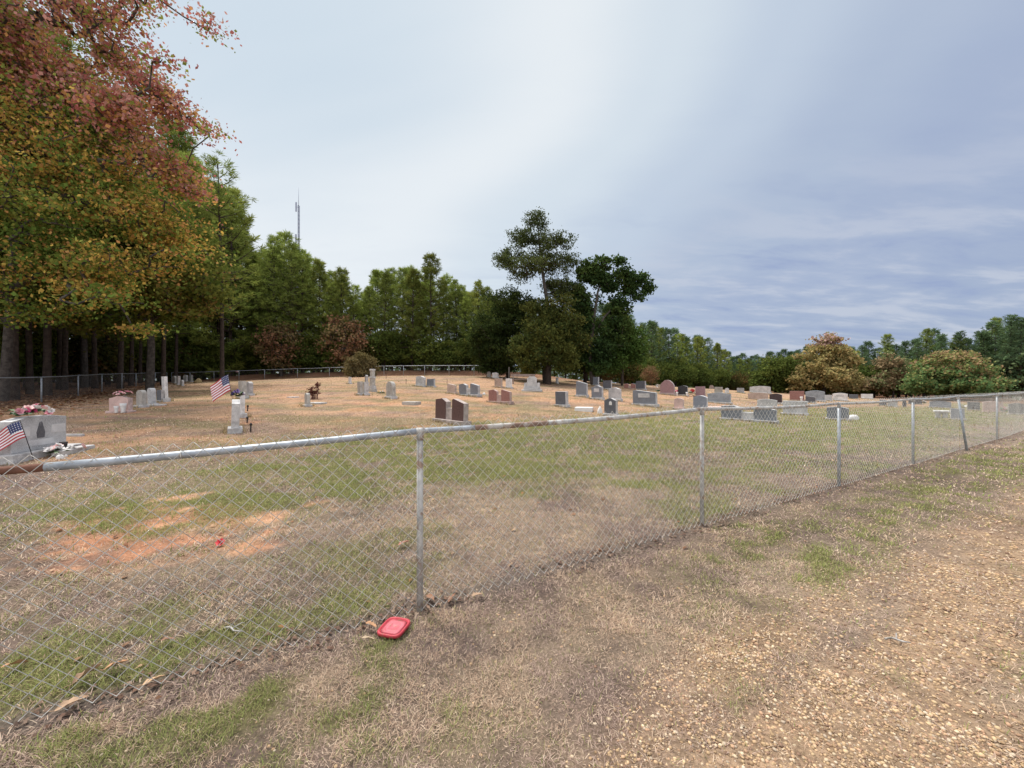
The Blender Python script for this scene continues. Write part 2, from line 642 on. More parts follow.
def zones(x, y):
    """green, clay, gravel, litter weights"""
    d = fence_d(x, y)
    n1, n2, n3 = fbm(x * .9, y * .9, 1), fbm(x * 2.6, y * 2.6, 2), fbm(x * .25, y * .25, 3)
    n4 = fbm(x * 7, y * 7, 4, 3)
    inside = sstep(-.05, .15, d)
    # green, broken into hand-sized tufts
    n5 = fbm(x * 4.2, y * 4.2, 6, 3)
    tf = sstep(.37, .55, n5 * .55 + n4 * .2 + n2 * .25)
    band_in = sstep(.2, 1.2, d) * sstep(10.5 + 3 * (n3 - .5), 7.0, d) * sstep(-7, -2.5, x + 2.5 * (n1 - .5))
    g_in = band_in * np.where(x > -.9, sstep(.32, .54, n1), sstep(.40, .64, n1)) * tf * (.45 + .55 * np.maximum(sstep(1.0, 2.6, d), sstep(-.9, -.2, x))) + .95 * band_in * (.10 + .90 * tf) * sstep(1.8, 3.2, d)
    g_in = np.maximum(g_in, sstep(.52, .66, n1) * tf * .6 * sstep(12, 6, d) * inside)
    g_right = sstep(6, 11, x) * sstep(.8, 2, d) * sstep(22, 14, y) * (.40 + .55 * tf)
    g_nearleft = np.exp(-(((x + 1.7) / 1.3) ** 2 + ((y - 2.05) / .40) ** 2)) * inside * tf * 1.5
    g_in = np.maximum(g_in, .55 * sstep(.2, .8, d) * sstep(-1.6, -.4, x) * sstep(3.5, 2, d) * sstep(.42, .58, n5 * .55 + n2 * .45) * sstep(.30, .5, n1))
    g_foot = inside * sstep(.9, .3, d) * sstep(.46, .6, n1) * tf * .8
    g_out = (1 - inside) * sstep(-1.5, -.35, d) * sstep(-.12, -.3, d) * sstep(.40, .56, n1 * .6 + n3 * .4) * sstep(.45, .61, n5 * .6 + n2 * .4)
    g_out2 = (1 - inside) * sstep(-1.6, -1.0, d) * sstep(-.2, -.6, d) * sstep(.8, 2.4, x) * sstep(.22, .40, n1 * .7 + n2 * .3) * (.12 + .88 * sstep(.44, .6, n5 * .6 + n4 * .4)) * .95
    g_road = sstep(-1.1, -1.6, d) * sstep(.62, .72, n2) * .45
    g_in = np.maximum(g_in, g_foot)
    green = np.clip(np.maximum.reduce([g_in, g_right, g_nearleft, g_out, g_out2, g_road]), 0, 1)
    # clay
    e = ((x + 3.5) / 1.12 + .5 * (n1 - .5)) ** 2 + ((y - 4.0 + .20 * (x + 3.5)) / .95 + .5 * (n2 - .5)) ** 2
    clay = sstep(1.30, .35, e + (n2 - .5) * 2.2 + (n4 - .5) * 1.8)
    clay2 = sstep(.56, .72, n1 * .6 + n3 * .4) * sstep(6, 9, d) * sstep(28, 14, y) * sstep(8, -4, x) * .75
    clay3 = sstep(.55, .7, fbm(x * 1.3, y * 1.3, 31)) * sstep(5, 8, d) * .5 * sstep(40, 20, y)
    clay = np.clip(np.maximum(np.maximum(clay, clay2), clay3), 0, 1) * (1 - .7 * green)
    # gravel road with stones thrown in bands along it
    along = fbm((x * FD[0] + y * FD[1]) * .35, d * 3.2, 41)
    grav = sstep(-1.12, -1.95, d + 1.1 * (n1 - .5)) * (.45 + .75 * sstep(.34, .6, along)) * (.6 + .6 * sstep(.3, .6, n2))
    grav = np.clip(grav, 0, 1) * (1 - .6 * green)
    lit = np.maximum(wood_mask(x, y), 0 * d)
    return green, clay, grav, np.clip(lit, 0, 1)


def ground_colour(x, y):
    g, c, r, l = zones(x, y)
    d = fence_d(x, y)
    n1, n2, n3 = fbm(x * 1.7, y * 1.7, 21), fbm(x * 5, y * 5, 22), fbm(x * .4, y * .4, 23)
    straw = np.array([.33, .25, .175])
    mauve = np.array([.215, .155, .13])
    tan = np.array([.42, .265, .165])
    t = sstep(.35, .65, n1 * .6 + n2 * .4)[:, None]
    col = mauve * (1 - t) + straw * t
    far = (sstep(6, 11, d) * (.25 + .75 * sstep(.36, .56, n3 * .6 + n1 * .4)))[:, None]
    col = col * (1 - far) + (tan * (.82 + .36 * n2[:, None])) * far
    # dry brown stripes across the mound
    st = (sstep(.5, .64, fbm(x * .35 + y * .1, y * 1.1, 24)) * sstep(6, 11, d) * .8)[:, None]
    col = col * (1 - st) + np.array([.22, .185, .095]) * st
    # dead dark patches inside near the fence
    dk = (sstep(.48, .64, fbm(x * 1.1, y * 1.1, 25)) * sstep(.1, .6, d) * sstep(4.5, 2.5, d) * .65)[:, None]
    col = col * (1 - dk) + np.array([.15, .115, .09]) * dk
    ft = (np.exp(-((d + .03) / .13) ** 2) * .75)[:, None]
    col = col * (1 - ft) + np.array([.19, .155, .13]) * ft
    pale = (sstep(.5, .7, n3) * sstep(-.1, -.5, d) * .5)[:, None]
    col = col * (1 - pale) + np.array([.40, .31, .235]) * pale
    G = np.array([.165, .17, .062]) * (1 - .35 * n2[:, None]) + np.array([.05, .04, .0]) * n1[:, None]
    col = col * (1 - .8 * g[:, None]) + G * .8 * g[:, None]
    C = np.array([.46, .205, .105]) * (.8 + .4 * n2[:, None])
    C = C * (1 - .45 * t) + np.array([.56, .36, .22]) * .45 * t
    col = col * (1 - .85 * c[:, None]) + C * .85 * c[:, None]
    Rr = np.array([.36, .24, .145]) * (.75 + .5 * n2[:, None])
    col = col * (1 - .75 * r[:, None]) + Rr * .75 * r[:, None]
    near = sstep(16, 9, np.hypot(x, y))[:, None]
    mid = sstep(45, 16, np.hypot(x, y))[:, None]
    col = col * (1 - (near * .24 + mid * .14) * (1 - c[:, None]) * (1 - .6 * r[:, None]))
    Lc = np.array([.175, .085, .05]) * (.65 + .8 * n2[:, None])
    col = col * (1 - .85 * l[:, None]) + Lc * .85 * l[:, None]
    return np.clip(col, .01, .8)


def ground_material():
    m, nt, o = new_mat("dry_grass_soil")
    L = nt.links.new
    p = nn(nt, "ShaderNodeBsdfPrincipled")
    p.inputs['Roughness'].default_value = .95
    p.inputs['Specular IOR Level'].default_value = .1
    L(p.outputs[0], o.inputs['Surface'])
    at_ = nn(nt, "ShaderNodeAttribute", attribute_name="Col")
    tc = nn(nt, "ShaderNodeTexCoord")

    def noise(scale, detail, vec=None):
        n = nn(nt, "ShaderNodeTexNoise")
        n.inputs['Scale'].default_value = scale
        n.inputs['Detail'].default_value = detail
        n.inputs['Roughness'].default_value = .68
        L(vec or tc.outputs['Object'], n.inputs['Vector'])
        return n.outputs['Fac']

    def mr(v, a, b, c, d):
        n = nn(nt, "ShaderNodeMapRange")
        L(v, n.inputs['Value'])
        for nm, x in zip(('From Min', 'From Max', 'To Min', 'To Max'), (a, b, c, d)):
            n.inputs[nm].default_value = x
        return n.outputs[0]

    def mul(a, b):
        n = nn(nt, "ShaderNodeMath", operation='MULTIPLY')
        L(a, n.inputs[0])
        L(b, n.inputs[1])
        return n.outputs[0]
    nf = noise(55, 8)
    nm_ = noise(9, 7)
    nl = noise(1.6, 6)
    k = mul(mul(mr(nf, .32, .68, .55, 1.45), mr(nm_, .3, .7, .70, 1.30)), mr(nl, .3, .7, .85, 1.15))
    sc = nn(nt, "ShaderNodeVectorMath", operation='SCALE')
    L(at_.outputs['Color'], sc.inputs[0])
    L(k, sc.inputs['Scale'])
    # dark crumbs between the stalks
    vo = nn(nt, "ShaderNodeTexVoronoi")
    vo.inputs['Scale'].default_value = 38
    L(tc.outputs['Object'], vo.inputs['Vector'])
    cr = mr(vo.outputs['Distance'], .05, .22, .45, 0)
    mx = nn(nt, "ShaderNodeMixRGB")
    L(cr, mx.inputs[0])
    L(sc.outputs[0], mx.inputs[1])
    mx.inputs[2].default_value = (.09, .065, .045, 1)
    L(mx.outputs[0], p.inputs['Base Color'])
    b = nn(nt, "ShaderNodeBump")
    b.inputs['Strength'].default_value = .7
    b.inputs['Distance'].default_value = .03
    L(nf, b.inputs['Height'])
    L(b.outputs[0], p.inputs['Normal'])
    return m


def build_ground():
    def axis(lo, hi, s0, g):
        v = [0.0]
        s = s0
        while v[-1] < hi:
            v.append(v[-1] + s)
            s *= g
        w = [0.0]
        s = s0
        while w[-1] < -lo:
            w.append(w[-1] + s)
            s *= g
        return np.array([-q for q in w[:0:-1]] + v)
    xs = axis(-205, 205, .07, 1.022)
    ys = axis(-25, 200, .07, 1.020) + 2.0
    X, Y = np.meshgrid(xs, ys)
    x, y = X.ravel(), Y.ravel()
    z = ground_z(x, y)
    rr = np.hypot(x, y)
    z = z + (fbm(x * 1.3, y * 1.3, 61) - .5) * .05 * sstep(40, 5, rr) + (fbm(x * 6, y * 6, 62, 3) - .5) * .022 * sstep(12, 4, rr)
    nx, ny = len(xs), len(ys)
    i = np.arange(nx * ny).reshape(ny, nx)
    Q = np.stack([i[:-1, :-1], i[:-1, 1:], i[1:, 1:], i[1:, :-1]], -1).reshape(-1, 4)
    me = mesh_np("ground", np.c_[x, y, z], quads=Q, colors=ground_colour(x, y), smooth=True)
    o = link("ground", me, ground_material())
    tag(o, "dry grassy ground with bare clay and gravel", None, kind="structure")


build_ground()


# ------------------------------------------------------------------ grass, gravel, litter (uncountable)
def fan(n, r0, r1, half=66):
    a = R(90) + (RNG.random(n) * 2 - 1) * R(half)
    r = np.sqrt(r0 * r0 + RNG.random(n) * (r1 * r1 - r0 * r0))
    return r * np.cos(a), r * np.sin(a)


def micro_z(x, y):
    rr = np.hypot(x, y)
    return ground_z(x, y) + (fbm(x * 1.3, y * 1.3, 61) - .5) * .05 * sstep(40, 5, rr) + (fbm(x * 6, y * 6, 62, 3) - .5) * .022 * sstep(12, 4, rr)


def build_grass():
    VV, QQ, TT, CC = [], [], [], []
    off = 0
    bands = [(.7, 2.6, 150000, .0020, (.014, .040)), (2.4, 4.5, 165000, .0031, (.016, .046)), (4.3, 8, 160000, .0050, (.02, .055)),
             (7.8, 15, 130000, .010, (.025, .065)), (14, 30, 110000, .018, (.03, .07)), (28, 48, 50000, .038, (.04, .08))]
    for r0, r1, n, w, (l0, l1) in bands:
        x, y = fan(n, r0, r1)
        g, c, gr, l = zones(x, y)
        tuft = fbm(x * 4.5, y * 4.5, 71, 3)
        dens = np.clip(.68 + 1.0 * sstep(.38, .6, tuft), 0, 1) * (1 - .62 * c) * (1 - .80 * gr) * (1 - .9 * l) * (1 - .8 * np.exp(-((fence_d(x, y) + .03) / .10) ** 2))
        dens = np.maximum(dens, g * .9)
        keep = RNG.random(n) < dens
        x, y, g, tuft, gr = x[keep], y[keep], g[keep], tuft[keep], gr[keep]
        n = len(x)
        z = micro_z(x, y)
        isg = RNG.random(n) < np.clip(g * .85 + .04, 0, 1) * (1 - .5 * gr)
        ln = (l0 + (l1 - l0) * RNG.random(n)) * np.where(isg, 1.15, 1.0) * (.6 + .8 * tuft)
        az = RNG.random(n) * 2 * PI
        tilt = np.where(isg, R(15) + R(50) * RNG.random(n), R(45) + R(42) * RNG.random(n))
        dx, dy, dz = np.sin(tilt) * np.cos(az), np.sin(tilt) * np.sin(az), np.cos(tilt)
        t2 = np.minimum(tilt + R(25) * RNG.random(n), R(97))
        ex, ey, ez = np.sin(t2) * np.cos(az), np.sin(t2) * np.sin(az), np.cos(t2)
        sx, sy = -np.sin(az), np.cos(az)
        ww = w * (.6 + .8 * RNG.random(n)) * .5
        P = np.c_[x, y, z - .003]
        D1 = np.c_[dx, dy, dz] * (ln * .55)[:, None]
        D2 = np.c_[ex, ey, ez] * (ln * .45)[:, None]
        S = np.c_[sx, sy, np.zeros(n)] * ww[:, None]
        a, b = P - S, P + S
        m1, m2 = P + D1 - S * .8, P + D1 + S * .8
        tip = P + D1 + D2
        V = np.stack([a, b, m2, m1, tip], 1).reshape(-1, 3)
        i = off + np.arange(n) * 5
        QQ.append(np.stack([i, i + 1, i + 2, i + 3], -1))
        TT.append(np.stack([i + 3, i + 2, i + 4], -1))
        off += n * 5
        k = RNG.random(n)[:, None]
        k2 = RNG.random(n)[:, None]
        mv = sstep(.42, .58, fbm(x * 1.6, y * 1.6, 73) * .6 + fbm(x * 5, y * 5, 74, 2) * .4)[:, None]
        dry = np.array([.69, .52, .375]) * k + np.array([.36, .245, .175]) * (1 - k)
        dry = dry * mv + (np.array([.56, .42, .35]) * k + np.array([.24, .168, .135]) * (1 - k)) * (1 - mv)
        dry = np.where(k2 < .16, np.array([.74, .59, .44]), dry)
        grn = np.array([.20, .26, .075]) * k + np.array([.42, .39, .17]) * (1 - k)
        col = np.where(isg[:, None], grn, dry)
        dist = sstep(9, 16, fence_d(x, y))[:, None] * (~isg[:, None])
        col = col * (1 - dist * .5) + np.array([.50, .33, .21]) * (.7 + .6 * k) * dist * .5
        CC.append(np.repeat(col, 5, axis=0))
        VV.append(V)
    me = mesh_np("grass", np.concatenate(VV), np.concatenate(QQ), np.concatenate(TT), np.concatenate(CC))
    o = link("grass", me, M_GRASS)
    tag(o, "short dry straw and green grass covering the cemetery and verge", "grass", kind="stuff")


build_grass()


def ico():
    bm = bmesh.new()
    bmesh.ops.create_icosphere(bm, subdivisions=1, radius=1)
    V = np.array([v.co[:] for v in bm.verts])
    T = np.array([[v.index for v in f.verts] for f in bm.faces])
    bm.free()
    return V, T


ICO_V, ICO_T = ico()


def build_gravel():
    VV, TT, CC = [], [], []
    off = 0
    for r0, r1, n, s0, s1 in [(.7, 2.6, 60000, .0022, .0095), (2.4, 5, 60000, .0038, .0120), (4.8, 10, 36000, .0075, .018), (9, 20, 16000, .013, .026)]:
        x, y = fan(n, r0, r1)
        g, c, gr, l = zones(x, y)
        keep = RNG.random(n) < np.maximum(gr ** 1.3, .02 * (fence_d(x, y) < -.3))
        x, y = x[keep], y[keep]
        n = len(x)
        z = micro_z(x, y)
        s = s0 + (s1 - s0) * RNG.random(n) ** 2.2
        sc = np.c_[s * (.8 + .5 * RNG.random(n)), s * (.7 + .4 * RNG.random(n)), s * (.45 + .35 * RNG.random(n))]
        az = RNG.random(n) * 2 * PI
        jit = 1 + .22 * (RNG.random((n, 12)) - .5)[:, :, None]
        V = ICO_V[None] * jit * sc[:, None, :]
        ca, sa = np.cos(az)[:, None], np.sin(az)[:, None]
        V = np.stack([V[:, :, 0] * ca - V[:, :, 1] * sa, V[:, :, 0] * sa + V[:, :, 1] * ca, V[:, :, 2]], -1)
        V = V + np.stack([x, y, z + s * .15], -1)[:, None, :]
        VV.append(V.reshape(-1, 3))
        TT.append((ICO_T[None] + off + np.arange(n)[:, None, None] * 12).reshape(-1, 3))
        off += n * 12
        pal = np.array([[.56, .41, .245], [.50, .35, .205], [.63, .50, .34], [.42, .285, .17], [.56, .39, .235], [.53, .43, .32], [.28, .18, .125], [.50, .32, .205]])
        col = pal[RNG.integers(0, len(pal), n)] * (.62 + .5 * RNG.random(n))[:, None]
        CC.append(np.repeat(col, 12, axis=0))
    me = mesh_np("gravel", np.concatenate(VV), None, np.concatenate(TT), np.concatenate(CC))
    tag(link("gravel", me, M_PEB), "tan and orange pebbles scattered over the dirt road", "gravel", kind="stuff")


build_gravel()


def leaf_quads(P, size, flat=True, cols=None, curl=.3):
    n = len(P)
    az = RNG.random(n) * 2 * PI
    u = np.c_[np.cos(az), np.sin(az), (RNG.random(n) - .5) * .5]
    v = np.c_[-np.sin(az), np.cos(az), (RNG.random(n) - .5) * .7]
    s = size * (.6 + .8 * RNG.random(n))
    V = np.stack([P - u * (s * .6)[:, None], P + v * (s * .38)[:, None], P + u * (s * .6)[:, None], P - v * (s * .38)[:, None]], 1)
    V[:, 1, 2] += s * curl * RNG.random(n)
    V[:, 3, 2] += s * curl * RNG.random(n)
    i = np.arange(n)[:, None] * 4
    return V.reshape(-1, 3), i + np.array([[0, 1, 2, 3]]), np.repeat(cols, 4, axis=0)


def build_litter():
    X, Y, S = [], [], []
    # under the woods and along the left and back fences
    n = 26000
    x, y = fan(n, 9, 56, 62)
    w = wood_mask(x, y)
    k = RNG.random(n) < np.maximum(w, .8 * sstep(-3.2, -.2, left_d(x, y)) * sstep(.42, .6, fbm(x * .8, y * .8, 83)))
    X.append(x[k]); Y.append(y[k]); S.append(np.full(k.sum(), .11))
    n = 9000
    f = RNG.random(n) ** 1.3
    q = RNG.normal(.3, 1.1, n)
    a, b = np.array(LEFT_FENCE[0], float), np.array(LEFT_FENCE[-1], float)
    dd = (b - a) / np.linalg.norm(b - a)
    x, y = a[0] + (b - a)[0] * f - dd[1] * q, a[1] + (b - a)[1] * f + dd[0] * q
    k = RNG.random(n) < sstep(.3, .5, fbm(x * .7, y * .7, 84))
    X.append(x[k]); Y.append(y[k]); S.append(np.full(k.sum(), .12))
    # a line of dead leaves caught at the foot of the roadside fence
    n = 4200
    s = -3.5 + 24 * RNG.random(n)
    d = RNG.normal(-.03, .075, n)
    x, y = FP[0] + FD[0] * s + FN[0] * d, FP[1] + FD[1] * s + FN[1] * d
    k = RNG.random(n) < sstep(.35, .6, fbm(x * 1.6, y * 1.6, 81))
    X.append(x[k]); Y.append(y[k]); S.append(np.full(k.sum(), .024))
    # loose ones on the grass
    n = 900
    x, y = fan(n, 2.2, 14)
    k = fence_d(x, y) > -.3
    X.append(x[k]); Y.append(y[k]); S.append(np.full(k.sum(), .04))
    x, y, s = np.concatenate(X), np.concatenate(Y), np.concatenate(S)
    z = micro_z(x, y) + .012
    n = len(x)
    pal = np.array([[.34, .17, .10], [.28, .16, .10], [.44, .27, .16], [.20, .13, .10], [.50, .34, .22], [.40, .20, .10]])
    col = pal[RNG.integers(0, len(pal), n)] * (.7 + .5 * RNG.random(n))[:, None]
    sm = (s < .03)[:, None]
    col = np.where(sm, (col * .4 + col.mean(1, keepdims=True) * .6) * np.array([.80, .68, .60]), col)
    V, Q, C = leaf_quads(np.c_[x, y, z], s, cols=col)
    tag(link("leaf_litter", mesh_np("leaf_litter", V, Q, None, C), M_LEAF), "brown fallen leaves under the woods and along the fences", "leaf litter", kind="stuff")


build_litter()


# ------------------------------------------------------------------ chain-link fences
DIA = .081


def chain_mesh(name, p, q, zb0, zb1, zt0, zt1, r=.0018, side=-1):
    """woven diamond wire between two points; side = offset across the fence"""
    p, q = np.array(p, float), np.array(q, float)
    L = np.linalg.norm(q - p)
    d = (q - p) / L
    nrm = np.array([-d[1], d[0]])
    nw = int(round(L / (DIA / 2)))
    pitch = L / nw
    H = ((zt0 - zb0) + (zt1 - zb1)) / 2
    nl = int(round(H / (DIA / 2)))
    k = np.arange(nw)[:, None]
    j = np.arange(nl + 1)[None, :]
    s = k * pitch + ((j + k) % 2) * pitch
    f = s / L
    hz = j / nl
    zb = zb0 + (zb1 - zb0) * f
    zt = zt0 + (zt1 - zt0) * f
    z = zb + (zt - zb) * hz
    # a slack, slightly uneven weave
    wob = (vnoise(s * 1.3, hz * 2 + 0 * s, 5) - .5) * .02
    yoff = side * (.026) + np.where((j + k) % 2 == 0, 1, -1) * .0016 + wob
    bx = p[0] + d[0] * s + nrm[0] * yoff
    by = p[1] + d[1] * s + nrm[1] * yoff
    C = np.stack([bx, by, z], -1)
    rs, ry = r * 1.3, r
    offs = np.array([[d[0] * rs, d[1] * rs, 0], [nrm[0] * ry, nrm[1] * ry, 0], [-d[0] * rs, -d[1] * rs, 0], [-nrm[0] * ry, -nrm[1] * ry, 0]])
    V = (C[:, :, None, :] + offs[None, None]).reshape(-1, 3)
    base = (np.arange(nw)[:, None] * (nl + 1) + np.arange(nl)[None, :])[:, :, None] * 4
    a = np.arange(4)[None, None, :]
    b = (a + 1) % 4
    Q = np.stack([base + a, base + b, base + 4 + b, base + 4 + a], -1).reshape(-1, 4)
    return mesh_np(name, V, Q)


def fence(name, label, posts, tops, rail_mats, post_mat, wire, wire_r, post_r=.021, rail_r=.0185, lean=None, over=.045, side=-1, detail=True, wob=0.0):
    """posts: list of (x, y); tops: rail heights above the ground"""
    gzs = [gz(x, y) for x, y in posts]
    root = thing(name, label, "fence", (posts[0][0], posts[0][1], gzs[0]))
    ox, oy, oz = posts[0][0], posts[0][1], gzs[0]
    for i, (x, y) in enumerate(posts):
        lx, ly = (lean or {}).get(i, (0, 0))
        h = tops[i]
        me = path_tube("post", [(x - ox + lx, y - oy + ly, gzs[i] - oz - .1), (x - ox, y - oy, gzs[i] - oz + h - .02)], post_r, 10)
        po = link("post", me, post_mat(i) if callable(post_mat) else post_mat, root)
        if detail:
            # loop cap that carries the rail
            d = np.array(posts[min(i + 1, len(posts) - 1)], float) - np.array(posts[max(i - 1, 0)], float)
            d /= np.linalg.norm(d)
            zt = gzs[i] - oz + h
            me = path_tube("rail_cap", [(x - ox - d[0] * .028, y - oy - d[1] * .028, zt), (x - ox + d[0] * .028, y - oy + d[1] * .028, zt)], rail_r + .003, 12)
            c = link("rail_cap", me, M_GALVD, po)
            me = lathe("cap_collar", [(post_r + .002, 0), (post_r + .003, .03), (post_r + .001, .05), (.012, .058)], 12)
            link("cap_collar", me, M_GALVD, po, (x - ox, y - oy, zt - .06))
    for i in range(len(posts) - 1):
        p, q = posts[i], posts[i + 1]
        m = rail_mats(i) if callable(rail_mats) else rail_mats
        a = Vector((p[0] - ox, p[1] - oy, gzs[i] + tops[i] - oz))
        b = Vector((q[0] - ox, q[1] - oy, gzs[i + 1] + tops[i + 1] - oz))
        cuts = m if isinstance(m, list) else [(0, 1, m)]
        for f0, f1, mm in cuts:
            pts = [a.lerp(b, f0 + (f1 - f0) * k / 8) for k in range(9)]
            for k, v in enumerate(pts):
                v.z -= .018 * math.sin(PI * (f0 + (f1 - f0) * k / 8)) * (1 + wob * math.sin(i * 3.1))
            rr = rail_r if f0 == 0 else rail_r + .0015
            link("top_rail", path_tube("top_rail", pts, rr, 12), mm, root)
        me = chain_mesh("chain_link", (p[0] - ox, p[1] - oy), (q[0] - ox, q[1] - oy), gzs[i] - oz + .02, gzs[i + 1] - oz + .02,
                        gzs[i] - oz + tops[i] + over, gzs[i + 1] - oz + tops[i + 1] + over, wire_r, side)
        link("chain_link", me, wire, root)
        if detail:
            L = (Vector(q) - Vector(p)).length
            nt = max(3, int(L / .6))
            d = (Vector(q) - Vector(p)).normalized()
            nrm = Vector((-d.y, d.x, 0))
            ring = [(nrm * math.cos(k * .5712) + Vector((0, 0, 1)) * math.sin(k * .5712)) * (rail_r + .003) + Vector((d.x, d.y, 0)) * .0012 * k for k in range(12)]
            tm_ = path_tube("tie_wire", ring, .0022, 5)
            for t in range(1, nt):
                c = a.lerp(b, t / nt)
                c.z -= .018 * math.sin(PI * t / nt)
                link("tie_wire", tm_, M_WIRE, root, c)
    return root


def near_fence():
    pix = [(420, 612), (702, 527), (839, 487), (913, 465), (958, 451), (997, 440)]
    posts = [tuple(FP - FD * 6.16), tuple(FP - FD * 3.08)]
    for px, py in pix:
        z = EYE * F / (py - 384)
        posts.append(((px - 512) / F * z, z))
    posts += [(17.1, 12.75), (20.2, 14.3), (23.2, 15.9), (26.2, 17.5), (29.2, 19.1)]
    tops = [1.08, 1.10, 1.185, 1.23, 1.21, 1.215, 1.22, 1.22, 1.22, 1.22, 1.22, 1.22, 1.22]
    G, RS = M_GALV, M_RUST

    def rails(i):
        return {0: RS, 1: [(0, .447, M_RUSTALL), (.447, 1, G)], 2: [(0, .13, G), (.13, .34, RS), (.34, 1, M_GALVD)], 3: M_GALVD, 4: M_GALVD}.get(i, G)

    def pm(i):
        return M_GALVD if i in (2, 3) else G
    fence("chain_link_fence", "roadside chain link fence with bare pipe rail crossing the foreground", posts, tops, rails, pm, M_WIRE, .0017,
          lean={6: (.16, -.05)}, wob=.3)


near_fence()


def far_fences():
    posts = list(LEFT_FENCE)
    fence("chain_link_fence", "left side chain link fence along the dark wood edge", posts, [1.2] * len(posts), M_GALV, M_GALV, M_WIREFAR, .0012, detail=False, post_r=.03, side=1)
    pxs = [190, 214, 239, 264.6, 297.4, 329.4, 352, 384, 403.5, 424.6, 449, 474, 500]
    zs = [46.3, 46.4, 46.6, 46.8, 47, 47, 46.8, 46.2, 45.6, 45, 44.4, 43.8, 43.2]
    posts = [(-41.2, 46.6)] + [((p - 512) / F * z, z) for p, z in zip(pxs, zs)]
    fence("chain_link_fence", "back chain link fence in front of the pine wood", posts, [1.2] * len(posts), M_GALV, M_GALV, M_WIREFAR, .0012, detail=False, post_r=.03, rail_r=.03)


far_fences()


# ------------------------------------------------------------------ trees
def needle_clumps(C, D, n, ln, wd, cols):
    """n thin blades radiating from each clump centre C around direction D"""
    m = len(C)
    P = np.repeat(C, n, axis=0)
    Dn = np.repeat(D, n, axis=0)
    v = RNG.normal(size=(m * n, 3))
    v /= np.linalg.norm(v, axis=1, keepdims=True)
    v[:, 2] *= .55
    v = v + Dn * .55 + np.array([0, 0, .2])
    v /= np.linalg.norm(v, axis=1, keepdims=True)
    w = np.cross(v, RNG.normal(size=(m * n, 3)))
    w /= np.maximum(np.linalg.norm(w, axis=1, keepdims=True), 1e-6)
    L = ln * (.6 + .7 * RNG.random(m * n))[:, None]
    W = wd * (.7 + .6 * RNG.random(m * n))[:, None]
    P = P + RNG.normal(size=P.shape) * ln * .18
    V = np.stack([P, P + v * L * .5 + w * W, P + v * L, P + v * L * .5 - w * W], 1).reshape(-1, 3)
    Q = np.arange(m * n)[:, None] * 4 + np.array([[0, 1, 2, 3]])
    cc = np.repeat(cols * (.7 + .6 * RNG.random((m, 1))), n, axis=0) * (.8 + .4 * RNG.random((m * n, 1)))
    return V, Q, np.repeat(cc, 4, axis=0)


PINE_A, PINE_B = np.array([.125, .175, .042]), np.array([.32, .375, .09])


def pine(H, cs, lmax, rad, clumps=6, blades=16, a=PINE_A, b=PINE_B, ln=.42, wd=.030, dead=.06, step=.6):
    ph = RNG.random(3) * 6
    bend = lambda t: np.array([math.sin(t * 2.3 + ph[0]) * .012 * H * t, math.sin(t * 1.7 + ph[1]) * .012 * H * t, t * H])
    ts = np.linspace(0, 1, 12)
    pts = [bend(t) for t in ts]
    rs = [rad * (1 - t) ** .75 + .02 for t in ts]
    rs[0] *= 1.25
    P0, P1, R0, R1 = list(pts[:-1]), list(pts[1:]), list(rs[:-1]), list(rs[1:])
    CC, DD, KK = [], [], []
    z = cs * H
    while z < H * .985:
        t = z / H
        u = (t - cs) / (1 - cs)
        prof = (min(1, .45 + u * 1.6)) * (1 - u) ** .66 + .06
        nb = RNG.integers(2, 5)
        a0 = RNG.random() * 6.28
        for k in range(nb):
            az = a0 + k * 6.28 / nb + RNG.normal(0, .35)
            L = lmax * prof * (.55 + .6 * RNG.random())
            up = .05 + .5 * u + RNG.normal(0, .12)
            d = np.array([math.cos(az), math.sin(az), up])
            d /= np.linalg.norm(d)
            s = bend(t)
            mid = s + d * L * .55
            end = mid + (d + np.array([0, 0, .35])) * L * .45
            P0 += [s, mid]
            P1 += [mid, end]
            r = .012 + .016 * L
            R0 += [r, r * .6]
            R1 += [r * .6, .006]
            nc = max(2, int(clumps * (.5 + L / lmax)))
            side = np.array([-d[1], d[0], 0])
            for c in range(nc):
                f = .35 + .65 * (c + RNG.random()) / nc
                p = s + (mid - s) * (f / .55) if f < .55 else mid + (end - mid) * ((f - .55) / .45)
                lat = RNG.normal(0, .22) * L * (1.1 - .5 * f)
                q = p + side * lat + np.array([0, 0, RNG.normal(.06, .10)])
                if abs(lat) > .25:
                    P0.append(p); P1.append(q); R0.append(.012); R1.append(.005)
                dd = d + side * np.sign(lat) * .6
                CC.append(q); DD.append(dd / np.linalg.norm(dd))
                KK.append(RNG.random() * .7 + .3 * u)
        z += step * (.7 + .6 * RNG.random()) * (1 - .35 * u)
    # dead stubs below the crown
    for k in range(int(H * dead * 6)):
        zz = (.15 + RNG.random() * max(.05, cs - .12)) * H
        az = RNG.random() * 6.28
        s = bend(zz / H)
        e = s + np.array([math.cos(az), math.sin(az), -.1]) * (.4 + RNG.random() * 1.2)
        P0.append(s); P1.append(e); R0.append(.022); R1.append(.008)
    V, Q = tubes(P0, P1, R0, R1, 6)
    tm = mesh_np("trunk", V, Q, smooth=True)
    tm.materials.append(M_BARK)
    kk = np.array(KK)[:, None]
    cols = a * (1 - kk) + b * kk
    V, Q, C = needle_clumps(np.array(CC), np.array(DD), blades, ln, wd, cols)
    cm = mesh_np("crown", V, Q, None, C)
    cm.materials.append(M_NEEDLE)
    return tm, cm, H


